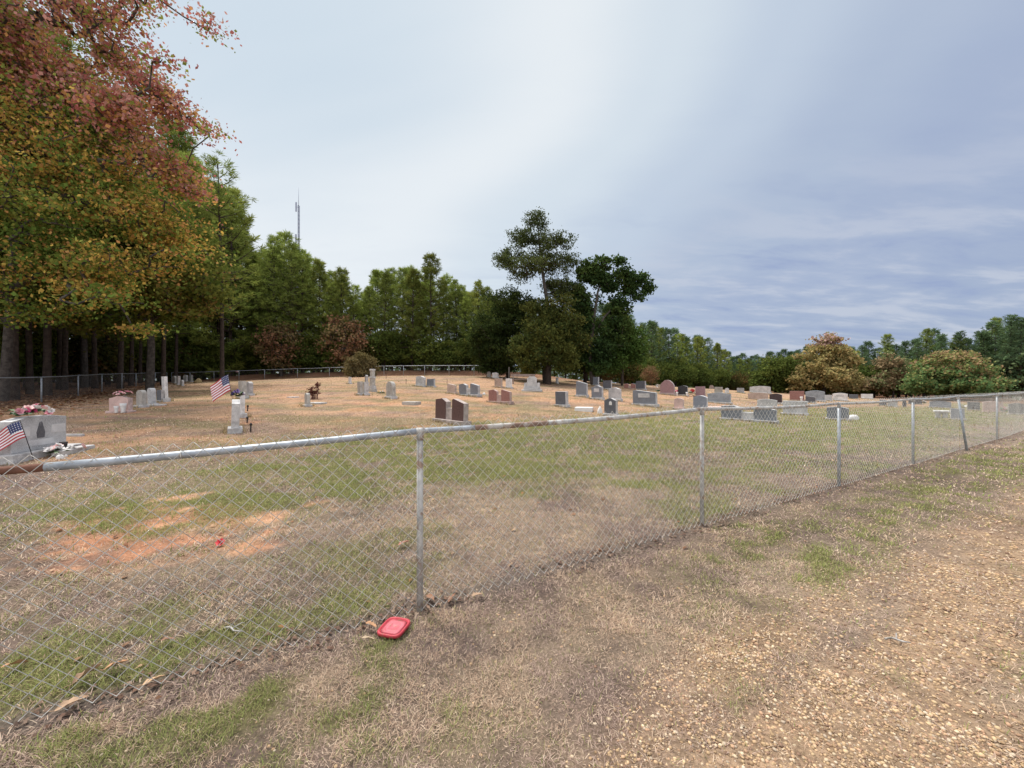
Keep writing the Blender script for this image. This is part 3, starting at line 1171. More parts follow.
def skeleton(trunk_pts, trunk_r, A, tip=.012, bias=.35):
    """link each foliage point to the nearest node that lies closer to the trunk -> segments with pipe-model radii"""
    T = [np.array(p, float) for p in trunk_pts]
    dense = []
    for p, q in zip(T[:-1], T[1:]):
        for f in np.linspace(0, 1, 6)[:-1]:
            dense.append(p + (q - p) * f)
    dense.append(T[-1])
    D = np.array(dense)
    nT = len(D)
    start = int(nT * bias)
    dist = np.sqrt(((A[:, None] - D[None, start:]) ** 2).sum(-1)).min(1)
    A = A[np.argsort(dist)]
    N = np.concatenate([D, A])
    par = np.full(len(N), -1)
    for i in range(nT, len(N)):
        c = N[start:i]
        v = N[i] - c
        dd = np.sqrt((v ** 2).sum(1))
        # prefer parents lying below the child
        cost = dd * (1 + .45 * np.clip(-v[:, 2] / np.maximum(dd, 1e-6) + .1, 0, 2))
        par[i] = start + int(np.argmin(cost))
    cnt = np.ones(len(N))
    for i in range(len(N) - 1, nT - 1, -1):
        if par[i] >= nT:
            cnt[par[i]] += cnt[i]
    P0, P1, R0, R1 = [], [], [], []
    for i in range(nT, len(N)):
        p, c = N[par[i]], N[i]
        r1 = tip * math.sqrt(cnt[i])
        r0 = tip * math.sqrt(cnt[i] + 1) * 1.05
        mid = (p + c) / 2 + RNG.normal(0, .06, 3) * np.linalg.norm(c - p)
        P0 += [p, mid]; P1 += [mid, c]; R0 += [r0, (r0 + r1) / 2]; R1 += [(r0 + r1) / 2, r1]
    m = len(T)
    for k in range(m - 1):
        P0.append(T[k]); P1.append(T[k + 1]); R0.append(trunk_r[k]); R1.append(trunk_r[k + 1])
    return P0, P1, R0, R1, A


def leaf_cloud(A, per, spread, size, colfn, droop=.2, flat=.5, width=.42):
    n = len(A) * per
    g = RNG.normal(size=(n, 3))
    P = np.repeat(A, per, axis=0) + g * spread * np.array([1, 1, flat])
    u = RNG.normal(size=(n, 3))
    u[:, 2] -= droop
    u /= np.linalg.norm(u, axis=1, keepdims=True)
    w = np.cross(u, RNG.normal(size=(n, 3)) + np.array([0, 0, 1.0]))
    w /= np.maximum(np.linalg.norm(w, axis=1, keepdims=True), 1e-6)
    L = (size * (.6 + .8 * RNG.random(n)))[:, None]
    V = np.stack([P - u * L * .5, P + w * L * width, P + u * L * .5, P - w * L * width], 1).reshape(-1, 3)
    Q = np.arange(n)[:, None] * 4 + np.array([[0, 1, 2, 3]])
    C = colfn(P, np.repeat(A, per, axis=0)) * (.75 + .5 * RNG.random((n, 1)))
    return V, Q, np.repeat(C, 4, axis=0)


def envelope_points(n, blobs, gap=.42, scale=.5, seed=5, shell=.55):
    """foliage cluster points in a union of ellipsoids, denser near their surface, with noise-cut gaps"""
    out = []
    vol = np.array([b[3] * b[4] * b[5] for b in blobs]) ** .75
    vol = vol / vol.sum()
    tries = 0
    while len(out) < n and tries < n * 30:
        tries += 1
        b = blobs[RNG.choice(len(blobs), p=vol)]
        v = RNG.normal(size=3)
        v /= np.linalg.norm(v)
        r = (shell + (1 - shell) * RNG.random()) if RNG.random() < .75 else RNG.random() ** .5
        p = np.array(b[:3]) + v * r * np.array(b[3:6])
        if p[2] < .25:
            continue
        nz = (fbm([p[0] * scale + p[2] * .37], [p[1] * scale + p[2] * scale], seed, 2)[0])
        if nz < gap - .1 + .1 * RNG.random():
            continue
        out.append(p)
    return np.array(out)


def broadleaf(trunk_pts, trunk_r, A, per, spread, size, colfn, bark=None, tip=.012, bias=.35, mat=None, flat=.5, width=.42):
    P0, P1, R0, R1, A = skeleton(trunk_pts, trunk_r, A, tip, bias)
    V, Q = tubes(P0, P1, R0, R1, 6)
    tm = mesh_np("trunk", V, Q, smooth=True)
    tm.materials.append(bark or M_BARKG)
    V, Q, C = leaf_cloud(A, per, spread, size, colfn, flat=flat, width=width)
    cm = mesh_np("crown", V, Q, None, C)
    cm.materials.append(mat or M_LEAF)
    return tm, cm


def mixcol(*stops):
    """colour function picking among colours by clump-sized noise"""
    S = np.array(stops)

    def f(P, A):
        k = vnoise(A[:, 0] * .7 + A[:, 2] * .3, A[:, 1] * .7 + A[:, 2] * .9, 17) * .8 + RNG.random(len(P)) * .25
        i = np.clip((k * len(S)).astype(int), 0, len(S) - 1)
        return S[i]
    return f


def put_tree(name, proto, x, y, s, label, group=None, rz=None, sz=1.0, cat="tree", sink=.1):
    root = thing(name, label, cat, (x, y, gz(x, y) - sink), RNG.random() * 6.28 if rz is None else rz, group)
    root.scale = (s, s, s * sz)
    link("trunk", proto[0], None, root)
    link("crown", proto[1], None, root)
    return root


# ---- prototypes
PK_ = dict(clumps=7, blades=24, ln=.50, wd=.028, step=.66)
PINES = [pine(20, .38, 4.3, .16, **PK_), pine(21, .30, 4.7, .18, **PK_), pine(19, .44, 3.9, .15, **PK_), pine(20, .20, 4.9, .17, **PK_), pine(22, .42, 4.1, .17, **PK_)]
THIN_PINE = pine(21, .34, 4.8, .16, clumps=5, blades=26, ln=.50, wd=.028, step=.95)
FULL = [pine(17, .04, 4.9, .18, clumps=7, blades=26, step=.82, ln=.50, wd=.032), pine(16, .06, 4.6, .16, clumps=7, blades=26, step=.82, ln=.50, wd=.032), pine(15, .03, 4.4, .15, clumps=7, blades=26, step=.78, ln=.50, wd=.032, b=np.array([.27, .29, .07]))]
FARP = [pine(16, .08, 4.0, .17, clumps=6, blades=12, ln=.55, wd=.045, a=np.array([.075, .125, .060]), b=np.array([.135, .20, .085])),  # needles bluer than the nearer pines: distance haze put into the colour
        pine(17, .12, 4.2, .17, clumps=6, blades=12, ln=.55, wd=.045, a=np.array([.065, .115, .062]), b=np.array([.13, .185, .085]))]


def simple_tree(H, blobs, n, per, spread, size, colfn, tr=.12, gap=.40, flat=.55, shell=.5, bark=None, seed=5, scale=.5):
    A = envelope_points(n, blobs, gap, seed=seed, shell=shell, scale=scale)
    tp = [(0, 0, 0), (.05, .02, H * .3), (-.05, .06, H * .6), (.03, -.04, H * .86)]
    return broadleaf(tp, [tr * 1.2, tr, tr * .6, tr * .2], A, per, spread, size, colfn, bark, tip=.011, bias=.2, flat=flat)


GREENS = mixcol((.08, .115, .03), (.105, .14, .034), (.145, .175, .04), (.18, .17, .045))
RUSSET = mixcol((.22, .11, .07), (.29, .16, .09), (.25, .19, .09), (.17, .12, .075))
OLIVE = mixcol((.11, .115, .03), (.16, .14, .04), (.20, .13, .045), (.09, .10, .03))
UNDER = [simple_tree(5, [(0, 0, 3, 2.4, 2.4, 2.4), (.8, .3, 2, 2, 2, 1.6)], 150, 34, .42, .26, GREENS),
         simple_tree(4, [(0, 0, 2.2, 2.1, 2.1, 1.9)], 120, 30, .4, .24, mixcol((.06, .075, .025), (.10, .10, .03), (.16, .10, .04), (.07, .08, .025))),
         simple_tree(5, [(0, 0, 2.9, 2.2, 2.2, 2.5)], 115, 26, .40, .20, RUSSET, gap=.48, scale=.9)]
HARD = [simple_tree(14, [(0, 0, 9, 3.6, 3.6, 4.4), (1, 1, 6, 3, 3, 2.6)], 260, 34, .55, .30, GREENS, tr=.2),
        simple_tree(13, [(0, 0, 8, 3.4, 3.4, 4.2), (-1, .5, 5.4, 3, 3, 2.4)], 260, 32, .55, .30, OLIVE, tr=.18)]


# ---- the big maple hanging in from the left
def maple():
    bx, by = -24.6, 18.6
    # picture-left wood edge tree; ellipsoids relative to its foot
    m = 16.8 / F
    survey = [(40, 40, 75, 50), (20, 110, 80, 60), (100, 60, 42, 38), (90, 120, 56, 40), (150, 92, 30, 20), (165, 132, 34, 17), (202, 150, 20, 8), (178, 108, 18, 9),
              (138, 38, 20, 11), (106, 8, 24, 12), (60, -45, 75, 50), (160, 4, 24, 5), (188, 2, 15, 4), (150, 165, 48, 20), (188, 182, 16, 9), (60, 190, 75, 50),
              (128, 210, 52, 28), (178, 246, 28, 14), (200, 256, 13, 7), (30, 250, 60, 38), (110, 262, 50, 18), (90, 298, 34, 14), (126, 330, 13, 8), (58, 302, 34, 12),
              (142, 298, 18, 7), (10, 300, 25, 18), (104, 334, 12, 6), (-60, 60, 90, 80), (-80, 190, 80, 70), (168, 60, 9, 6), (190, 88, 9, 6), (212, 132, 8, 5), (152, 16, 9, 5),
              (214, 158, 9, 5), (206, 118, 7, 5), (160, 222, 20, 9), (75, 330, 16, 7), (20, 300, 40, 14), (40, 322, 26, 9), (8, 318, 24, 10), (120, 300, 26, 12), (0, 270, 40, 22), (70, 272, 40, 18)]
    g0 = gz(bx, by)
    blobs = []
    for i, (px, py, rx, ry) in enumerate(survey):
        dep = ((i * 7) % 5 - 2) * .55 + (1.0 if rx > 45 else -.3)
        blobs.append(((px - 512) * m - bx, 16.8 - by + dep, EYE + (384 - py) * m - g0, rx * m, max(rx, 14) * m * .85, ry * m))
    A = envelope_points(2200, blobs, .55, scale=.75, seed=33, shell=.4)
    tp = [(0, 0, 0), (.25, 0, 3), (.6, -.1, 6.5), (1.5, -.5, 10), (2.4, -.9, 14), (3.0, -1.2, 17)]
    tr = [.20, .18, .16, .13, .09, .04]

    def colf(P, A_):
        n = len(P)
        cl = vnoise(A_[:, 0] * 977.1, A_[:, 1] * 613.7 + A_[:, 2] * 331.3, 57)
        br = (.86 + .66 * vnoise(A_[:, 0] * 531.3, A_[:, 1] * 877.7 + A_[:, 2] * 211.9, 58))[:, None]
        h = A_[:, 2] + RNG.normal(0, .7, n)
        k = fbm(A_[:, 0] * .35 + A_[:, 2] * .2, A_[:, 1] * .35 + A_[:, 2] * .45, 51, 3)
        red = np.array([.33, .115, .10]); pinkr = np.array([.42, .22, .18]); org = np.array([.44, .24, .09])
        gold = np.array([.42, .29, .07]); grn = np.array([.115, .175, .036]); olv = np.array([.20, .225, .05])
        top = sstep(10.6, 14.0, h + (k - .5) * 9 + .35 * (A_[:, 0] - 7))
        r = np.where(RNG.random(n) < .62, cl, RNG.random(n))
        warm = np.where((r < .36)[:, None], pinkr, np.where((r < .56)[:, None], red, np.where((r < .74)[:, None], org, olv)))
        low = np.where((r < .44)[:, None], grn, np.where((r < .76)[:, None], olv, np.where((r < .89)[:, None], gold, org)))
        fr = sstep(.5, .64, fbm(A_[:, 0] * .6 + 4, A_[:, 2] * .6 + A_[:, 1] * .3, 52, 2))[:, None]
        low2 = np.where((r < .25)[:, None], olv, np.where((r < .65)[:, None], gold, org))
        low = np.where(RNG.random((n, 1)) < fr * .7, low2, low)
        return np.where((np.where(RNG.random(n) < .5, .5 + .0 * cl, RNG.random(n)) < top)[:, None], warm, low) * br
    tm, cm = broadleaf(tp, tr, A, 50, .42, .145, colf, M_BARKG, tip=.013, bias=.25, flat=.34, width=.38)
    root = thing("maple_tree", "big maple in red, gold and green autumn leaf overhanging the left fence", "tree", (bx, by, gz(bx, by) - .1))
    link("trunk", tm, None, root)
    link("crown", cm, None, root)


maple()


def second_broadleaf():
    """olive and gold crown behind the maple that fills the left wood edge"""
    blobs = [(0, 0, 8.5, 4.2, 4.0, 3.4), (2.2, -.6, 6.6, 3.2, 2.8, 1.9), (-2, 0, 6, 3.4, 3.2, 2.4), (1.0, -1, 10.8, 3, 3, 2.2)]
    A = envelope_points(620, blobs, .40, scale=.5, seed=44)
    tm, cm = broadleaf([(0, 0, 0), (.1, 0, 3), (-.1, .1, 6), (.1, 0, 10)], [.24, .2, .15, .04], A, 44, .42, .22,
                       mixcol((.10, .16, .035), (.14, .19, .04), (.20, .22, .05), (.30, .22, .07)), bias=.25)
    x, y = -24.0, 25.5
    root = thing("hardwood_tree", "olive and gold leafed tree beside the maple at the wood edge", "tree", (x, y, gz(x, y) - .1))
    link("trunk", tm, None, root)
    link("crown", cm, None, root)


second_broadleaf()


def interp(tab, v):
    xs, ys = zip(*tab)
    return float(np.interp(v, xs, ys))


SKY = [(-100, -60), (60, 20), (170, 95), (205, 165), (232, 195), (250, 243), (275, 236), (305, 238), (330, 262), (350, 268), (362, 292), (376, 262),
       (400, 258), (422, 258), (450, 268), (472, 286), (500, 290), (600, 300), (635, 316), (660, 322), (690, 334), (715, 342), (735, 353), (755, 356),
       (770, 350), (790, 350), (808, 345), (850, 340), (870, 340), (885, 334), (905, 340), (922, 327), (935, 326), (955, 334), (975, 322), (990, 318), (1024, 312), (1100, 300)]


def top_scale(px, y, H, jit=1.0):
    """scale of a tree of height H whose tip meets the photographed skyline at picture column px"""
    x = (px - 512) / F * y
    top = EYE + (384 - interp(SKY, px)) / F * y
    return x, (top - gz(x, y)) / H * jit


def woods():
    G1 = "pines of the dark wood on the left"
    L1 = "tall pine with dark bare trunk in the left wood"
    # front row with the trunks one can see through the fence
    for px, y, v, s in [(14, 19.5, 0, 1.0), (30, 24, 2, 1.0), (47, 22.5, 1, 1.02), (95, 31, 0, .98), (120, 30.5, 4, 1.0), (131, 36, 2, 1.0),
                        (149, 39, 1, .98), (163, 36, 4, 1.02), (-30, 19, 1, 1.0), (84, 36, 2, 1.), (60, 30, 4, 1.0), (108, 40, 0, 1.0), (140, 44, 4, .95),
                        (176, 46, 1, .95)]:
        x = (px - 512) / F * y
        put_tree("pine_tree", PINES[v], x, y, s, L1, G1)
    # feathery pine leaning out against the sky
    x, y = -21.2, 29.5
    put_tree("pine_tree", THIN_PINE, (222 - 512) / F * 33, 33, .93, "airy pine whose thin top stands against the sky right of the maple", rz=1.0)
    # depth of the left wood
    k = 0
    while k < 46:
        u, w = RNG.random(), RNG.random()
        y = 16 + 46 * u
        x = -20.2 - (y - 15.4) * .69 - 3.5 - 26 * w
        if y > 46 and x > -42:
            continue
        v = int(RNG.integers(0, 5))
        put_tree("pine_tree", PINES[v], x, y, .82 + .3 * RNG.random(), L1, G1)
        k += 1
    for k in range(40):
        u, w = RNG.random(), RNG.random()
        y = 13 + 40 * u
        x = -20.2 - (y - 15.4) * .69 - 4 - 20 * w
        put_tree("understory_tree", UNDER[int(RNG.integers(0, 2))] if RNG.random() < .85 else HARD[0], x, y, .8 + .6 * RNG.random(),
                 "leafy undergrowth tree in the shade of the left wood", "undergrowth of the left wood", cat="tree")
    for px in np.linspace(128, 196, 12):
        y = 49.5 + 6 * RNG.random()
        put_tree("understory_tree", UNDER[int(RNG.integers(0, 2))], (px - 512) / F * y, y, 1.1 + .4 * RNG.random(),
                 "leafy undergrowth tree in the shade of the left wood", "undergrowth of the left wood")
    # back wood, left half: pines with the skyline of the photograph
    G2, L2 = "pines behind the back fence", "tall green pine in the wood behind the back fence"
    pxs = np.concatenate([np.linspace(188, 352, 15), np.linspace(374, 486, 11)])
    for px in pxs:
        px = px + RNG.normal(0, 2.5)
        y = 52 + 5 * RNG.random()
        i = int(RNG.integers(0, 3)) if RNG.random() < .78 else None
        pr = FULL[i] if i is not None else PINES[int(RNG.integers(0, 5))]
        x, s = top_scale(px, y, pr[2], .72 + .26 * RNG.random())
        put_tree("pine_tree", pr, x, y, s, L2, G2, sz=1.08)
    for px in (252, 272, 303, 331, 343, 355, 366, 484, 493, 378, 392, 410, 424, 446, 462, 476):
        y = 56 + 5 * RNG.random()
        pr = PINES[int(RNG.integers(0, 5))]
        x, s = top_scale(px, y, pr[2], .92)
        put_tree("pine_tree", pr, x, y, s, L2, G2)
    for px in np.linspace(170, 500, 26):
        y = 63 + 12 * RNG.random()
        pr = FULL[int(RNG.integers(0, 3))] if RNG.random() < .5 else PINES[int(RNG.integers(0, 5))]
        x, s = top_scale(px + RNG.normal(0, 4), y, pr[2], .82 + .1 * RNG.random())
        put_tree("pine_tree", pr, x, y, s, L2, G2)
    for px in np.linspace(176, 500, 34):
        y = 52.5 + 7 * RNG.random()
        x = (px - 512) / F * y
        put_tree("understory_tree", UNDER[0 if RNG.random() < .7 else 1], x, y, .75 + .45 * RNG.random(),
                 "low green undergrowth tree at the foot of the back wood", "undergrowth of the back wood")
    # the two russet understory trees and other bits of brown
    put_tree("russet_tree", UNDER[2], (281 - 512) / F * 51, 51, 1.35, "russet brown tree under the pines left of the brown bush")
    put_tree("russet_tree", UNDER[2], (345 - 512) / F * 52, 52, 1.45, "thin reddish brown tree in the notch of the pine skyline", rz=2.2)
    # right of the cedars: pines receding to the right
    G3, L3 = "pines receding to the right of the cedars", "dark green pine in the long row receding right of the cedars"
    for k, px in enumerate(np.linspace(606, 752, 22)):
        t = (px - 606) / 146
        y = 50 + 38 * t + 4 * RNG.random()
        pr = FULL[int(RNG.integers(0, 3))] if k % 3 else FARP[k % 2]
        x, s = top_scale(px + RNG.normal(0, 2), y, pr[2], .86 + .16 * RNG.random())
        put_tree("pine_tree", pr, x, y, s, L3, G3)
    for px in np.linspace(600, 760, 16):
        t = (px - 606) / 146
        y = 60 + 44 * max(t, 0) + 6 * RNG.random()
        pr = FARP[int(RNG.integers(0, 2))]
        x, s = top_scale(px, y, pr[2], .93 + .1 * RNG.random())
        put_tree("pine_tree", pr, x, y, s, L3, G3)
    for px in np.linspace(500, 620, 12):
        y = 58 + 12 * RNG.random()
        x = (px - 512) / F * y
        put_tree("pine_tree", FULL[int(RNG.integers(0, 3))], x, y, (.62 + .15 * RNG.random()) * y / 62, "dark green pine standing behind the cedar group", "pines behind the cedars")
    for px in np.linspace(600, 740, 14):
        t = (px - 600) / 140
        y = 47 + 36 * t
        x = (px - 512) / F * y
        put_tree("understory_tree", UNDER[0 if RNG.random() < .6 else 1], x, y, .7 + .5 * RNG.random(),
                 "low green undergrowth at the foot of the receding pines", "undergrowth of the receding pines")
    put_tree("russet_shrub", UNDER[2], (650 - 512) / F * 46, 46, .46, "rusty orange shrub at the foot of the pines right of the cedars", cat="shrub")
    # far middle
    for px in np.linspace(735, 812, 16):
        y = 100 + 16 * RNG.random()
        pr = FARP[int(RNG.integers(0, 2))]
        x, s = top_scale(px + RNG.normal(0, 2), y, pr[2], .84 + .2 * RNG.random())
        put_tree("pine_tree", pr, x, y, s, "distant pine low on the skyline in the gap of the woods", "distant pines in the gap")
    # right wood
    G4, L4 = "pines on the right skyline", "dark pine on the right skyline, mostly coloured bluish for haze"
    for k, px in enumerate(np.linspace(785, 1075, 34)):
        y = 74 + 12 * RNG.random()
        pr = FARP[k % 2] if k % 4 else PINES[k % 5]
        x, s = top_scale(px + RNG.normal(0, 3), y, pr[2], .80 + .22 * RNG.random())
        put_tree("pine_tree", pr, x, y, s, L4, G4)
    for px in np.linspace(800, 1070, 22):
        y = 88 + 10 * RNG.random()
        pr = FARP[int(RNG.integers(0, 2))]
        x, s = top_scale(px, y, pr[2], .80 + .1 * RNG.random())
        put_tree("pine_tree", pr, x, y, s, L4, G4)
    for px in np.linspace(775, 1060, 24):
        y = 72 + 8 * RNG.random()
        x = (px - 512) / F * y
        r = RNG.random()
        put_tree("understory_tree", UNDER[0 if r < .6 else 1 if r < .93 else 2], x, y, .9 + .6 * RNG.random(),
                 "low mixed undergrowth at the foot of the right wood", "undergrowth of the right wood")


woods()


def feature_trees():
    # airy old cedar
    def cedar_cols(P, A):
        k = vnoise(A[:, 0] * .8, A[:, 2] * .8, 19)[:, None]
        return np.array([.060, .085, .032]) * (1 - k) + np.array([.12, .145, .05]) * k
    y = 37.0
    x = (546 - 512) / F * y
    g = gz(x, y)
    m = y / F     # metres per pixel there

    def rel(px, py):
        return ((px - 546) * m, EYE + (384 - py) * m - g)
    # tufts of foliage at their own places and depths
    def blobs_from(tab):
        out = []
        for px, py, rx, rz_, dy in tab:
            a, b = rel(px, py)
            out.append((a, dy, b, rx * m, rx * m * .9, rz_ * m))
        return out
    top = blobs_from([(538, 220, 14, 11, 0), (525, 235, 20, 11, .5), (555, 243, 20, 12, -.6), (512, 252, 16, 9, .8), (545, 262, 26, 14, 0), (506, 262, 14, 8, -.8),
                      (570, 262, 13, 12, .4), (528, 268, 24, 10, -1.0), (560, 285, 24, 14, 1.0), (520, 276, 10, 6, .5)])
    A1 = envelope_points(560, top, .40, scale=1.1, seed=7, shell=.3)
    tp = [(0, 0, 0), (-.1, 0, 3), (.1, 0, 6)] + [(rel(547, 300)[0], 0, rel(547, 300)[1]), (rel(541, 262)[0], 0, rel(541, 262)[1]), (rel(537, 215)[0], 0, rel(537, 215)[1])]
    tm, cm = broadleaf(tp, [.38, .3, .26, .2, .12, .03], A1, 38, .24, .22, cedar_cols, M_BARKG, tip=.012, bias=.45, mat=M_NEEDLE, flat=.6, width=.2)
    root = thing("cedar_tree", "tall old cedar with airy layered top in the middle of the skyline", "tree", (x, y, g - .1))
    link("trunk", tm, None, root)
    link("crown", cm, None, root)

    def solid(name, label, px, y, tab, n, per, colfn, size=.24, spread=.3, tr=.2, trunk=None, gap=.36, mat=M_NEEDLE, width=.25, cat="tree", lean=0, bias=.15, base=None, bark=None):
        x = (px - 512) / F * y
        g = gz(x, y)
        m = y / F
        bl = []
        for qx, qy, rx, rz_, dy in tab:
            bl.append(((qx - px) * m, dy, EYE + (384 - qy) * m - g, rx * m, rx * m * .9, rz_ * m))
        A = envelope_points(n, bl, gap + .04, scale=.85, seed=int(px), shell=.35)
        H = max(b[2] + b[5] * .7 for b in bl)
        tp = trunk or [(0, 0, 0), (.05, 0, H * .3), (lean * .5, 0, H * .6), (lean, 0, H * .9)]
        if trunk:
            tp = [((a - px) * m, 0, EYE + (384 - b) * m - g) for a, b in trunk]
            tp[0] = (tp[0][0], 0, 0)
        rs = [tr * (1 - .9 * i / (len(tp) - 1)) for i in range(len(tp))]
        tm, cm = broadleaf(tp, rs, A, per, spread, size, colfn, bark or M_BARK, tip=.010, bias=bias, mat=mat, width=width, flat=.6)
        root = thing(name, label, cat, (x, y, g - .08))
        link("trunk", tm, None, root)
        link("crown", cm, None, root)
        return root
    dk = mixcol((.050, .075, .026), (.065, .095, .03), (.095, .125, .036))
    ol = mixcol((.085, .10, .028), (.11, .12, .032), (.065, .085, .026), (.14, .14, .038))
    solid("cedar_tree", "dark dense cedar on the left of the central tree group", 508, 40,
          [(508, 302, 22, 16, 0), (500, 330, 30, 22, 0), (510, 350, 34, 18, .5), (486, 345, 16, 22, 0), (522, 315, 20, 20, 0), (496, 366, 22, 8, 0), (478, 340, 12, 18, .4)], 700, 44, dk, tr=.25)
    solid("cedar_tree", "broad olive green cedar in front of the tall airy one", 548, 35.5,
          [(548, 312, 20, 14, 0), (545, 332, 30, 16, 0), (550, 350, 34, 13, 0), (528, 344, 18, 14, 0), (576, 338, 16, 22, .4), (560, 302, 16, 10, 0), (535, 306, 14, 10, .3), (566, 362, 18, 8, -.8), (530, 362, 14, 7, -.4), (548, 348, 40, 20, .5), (560, 322, 26, 16, .8)], 760, 44, ol, tr=.34)
    solid("cedar_tree", "dark shaded cedar filling the gap behind the gnarled tree", 585, 42,
          [(578, 308, 14, 16, 0), (584, 335, 20, 20, 0), (580, 360, 26, 14, 0), (600, 355, 16, 18, 0)], 420, 44, dk, tr=.22)
    # gnarled tree on the right with foliage balls on bare limbs
    solid("gnarled_tree", "gnarled dark tree with a bare limb reaching right over the pines", 594, 37.5,
          [(604, 262, 10, 9, 0), (592, 272, 9, 12, 0), (616, 262, 8, 7, 0), (624, 275, 12, 9, 0), (636, 280, 10, 8, 0), (648, 284, 8, 9, 0), (640, 296, 6, 4, 0),
           (610, 285, 9, 9, 0), (618, 306, 13, 11, 0), (584, 290, 6, 14, 0), (614, 328, 18, 20, 0), (602, 350, 14, 18, 0), (588, 320, 10, 16, .3), (580, 300, 8, 10, .3), (584, 345, 10, 16, .2), (596, 365, 12, 8, -.3), (628, 288, 10, 6, .3), (584, 270, 10, 11, .2), (577, 287, 10, 12, .3), (592, 300, 12, 10, .2), (600, 280, 10, 8, -.3), (646, 276, 7, 6, 0)], 560, 40,
          mixcol((.045, .08, .03), (.06, .105, .034), (.085, .13, .036)), tr=.3, size=.24, spread=.24,
          trunk=[(593, 384), (590, 350), (594, 315), (598, 290), (606, 268)], gap=.36, width=.4, bark=M_BARKG)
    solid("cedar_tree", "bright green young cedar right of the gnarled tree", 622, 39,
          [(620, 332, 14, 18, 0), (622, 352, 20, 16, 0), (634, 345, 14, 22, 0), (612, 366, 12, 8, 0)], 300, 44, mixcol((.07, .125, .032), (.10, .165, .04), (.09, .13, .036)), tr=.16)
    # brown juniper by the back fence
    solid("juniper_bush", "rounded olive brown juniper bush in front of the back fence", 361, 43.5,
          [(362, 362, 13, 11, 0), (354, 368, 11, 9, 0), (370, 366, 8, 10, 0), (361, 373, 14, 6, 0)], 230, 44, mixcol((.085, .070, .030), (.14, .115, .05), (.17, .14, .07), (.10, .095, .035)),
          tr=.08, size=.2, spread=.22, cat="bush")
    # yellow-green sapling at the cedar's foot
    solid("sapling", "small yellow green sapling left of the cedar trunk", 530, 36.5, [(531, 366, 7, 8, 0), (527, 372, 5, 5, 0)], 60, 36,
          mixcol((.13, .15, .03), (.19, .19, .04)), tr=.03, size=.2, spread=.2, mat=M_LEAF)
    # right-hand autumn trees
    solid("autumn_tree", "large yellow and pink autumn tree left on the far right wood edge", 824, 69,
          [(824, 350, 17, 14, 0), (810, 362, 15, 15, 0), (838, 364, 16, 16, 0), (822, 376, 24, 14, -1), (800, 382, 11, 11, 0), (850, 380, 11, 12, 0), (828, 339, 10, 7, 0)], 480, 40,
          lambda P, A: np.where((A[:, 2:3] > 9.2) & (RNG.random((len(P), 1)) < .6), np.array([.46, .31, .27]),
                                np.where(RNG.random((len(P), 1)) < .5, np.array([.42, .32, .14]), np.array([.30, .27, .11]))),
          tr=.3, size=.40, spread=.42, mat=M_LEAF, width=.4, bark=M_BARKG, gap=.47)
    solid("autumn_tree", "rusty brown autumn tree between the yellow tree and the round maple", 893, 70,
          [(893, 366, 14, 14, 0), (888, 380, 16, 12, 0), (902, 378, 10, 12, 0), (868, 384, 10, 8, 0)], 230, 36, mixcol((.25, .20, .11), (.30, .22, .125), (.20, .22, .10), (.16, .20, .085)), tr=.18, size=.40, spread=.42, mat=M_LEAF, gap=.46,
          width=.4, bark=M_BARKG)

    def round_cols(P, A):
        k = sstep(2.2, 7.2, A[:, 2] + RNG.normal(0, 1.2, len(P)) + .12 * A[:, 0])[:, None]
        r = RNG.random((len(P), 1))
        topc = np.where(r < .4, np.array([.40, .27, .15]), np.where(r < .7, np.array([.38, .33, .14]), np.array([.27, .30, .11])))
        lowc = np.where(r < .6, np.array([.14, .24, .09]), np.array([.25, .30, .11]))
        return np.where(RNG.random((len(P), 1)) < k, topc, lowc)
    solid("round_maple", "round low maple, orange on top and green below, on the right", 953, 60,
          [(953, 366, 26, 17, 0), (937, 375, 24, 15, 0), (969, 375, 24, 16, 0), (922, 386, 13, 9, 0), (984, 385, 12, 10, 0), (952, 384, 34, 10, -1)], 620, 42, round_cols,
          tr=.3, size=.36, spread=.40, mat=M_LEAF, width=.4, bark=M_BARKG, gap=.44)


feature_trees()


# ------------------------------------------------------------------ distant wood (one mass) and mast
def far_wood():
    n = 9000
    a = R(90) + (RNG.random(n) * 2 - 1) * R(70)
    r = 118 + 30 * RNG.random(n)
    x, y = r * np.cos(a), r * np.sin(a)
    hmax = 7 + 3.5 * vnoise(x * .12, y * .12, 77)
    z = ground_z(x, y) + RNG.random(n) ** .8 * hmax
    A = np.c_[x, y, z]
    V, Q, C = leaf_cloud(A, 9, 1.0, .6, mixcol((.07, .115, .055), (.085, .135, .06), (.10, .13, .06), (.12, .115, .06)))
    tag(link("distant_wood", mesh_np("distant_wood", V, Q, None, C), M_NEEDLE), "dark green wood closing the view far behind", "wood", kind="stuff")


far_wood()


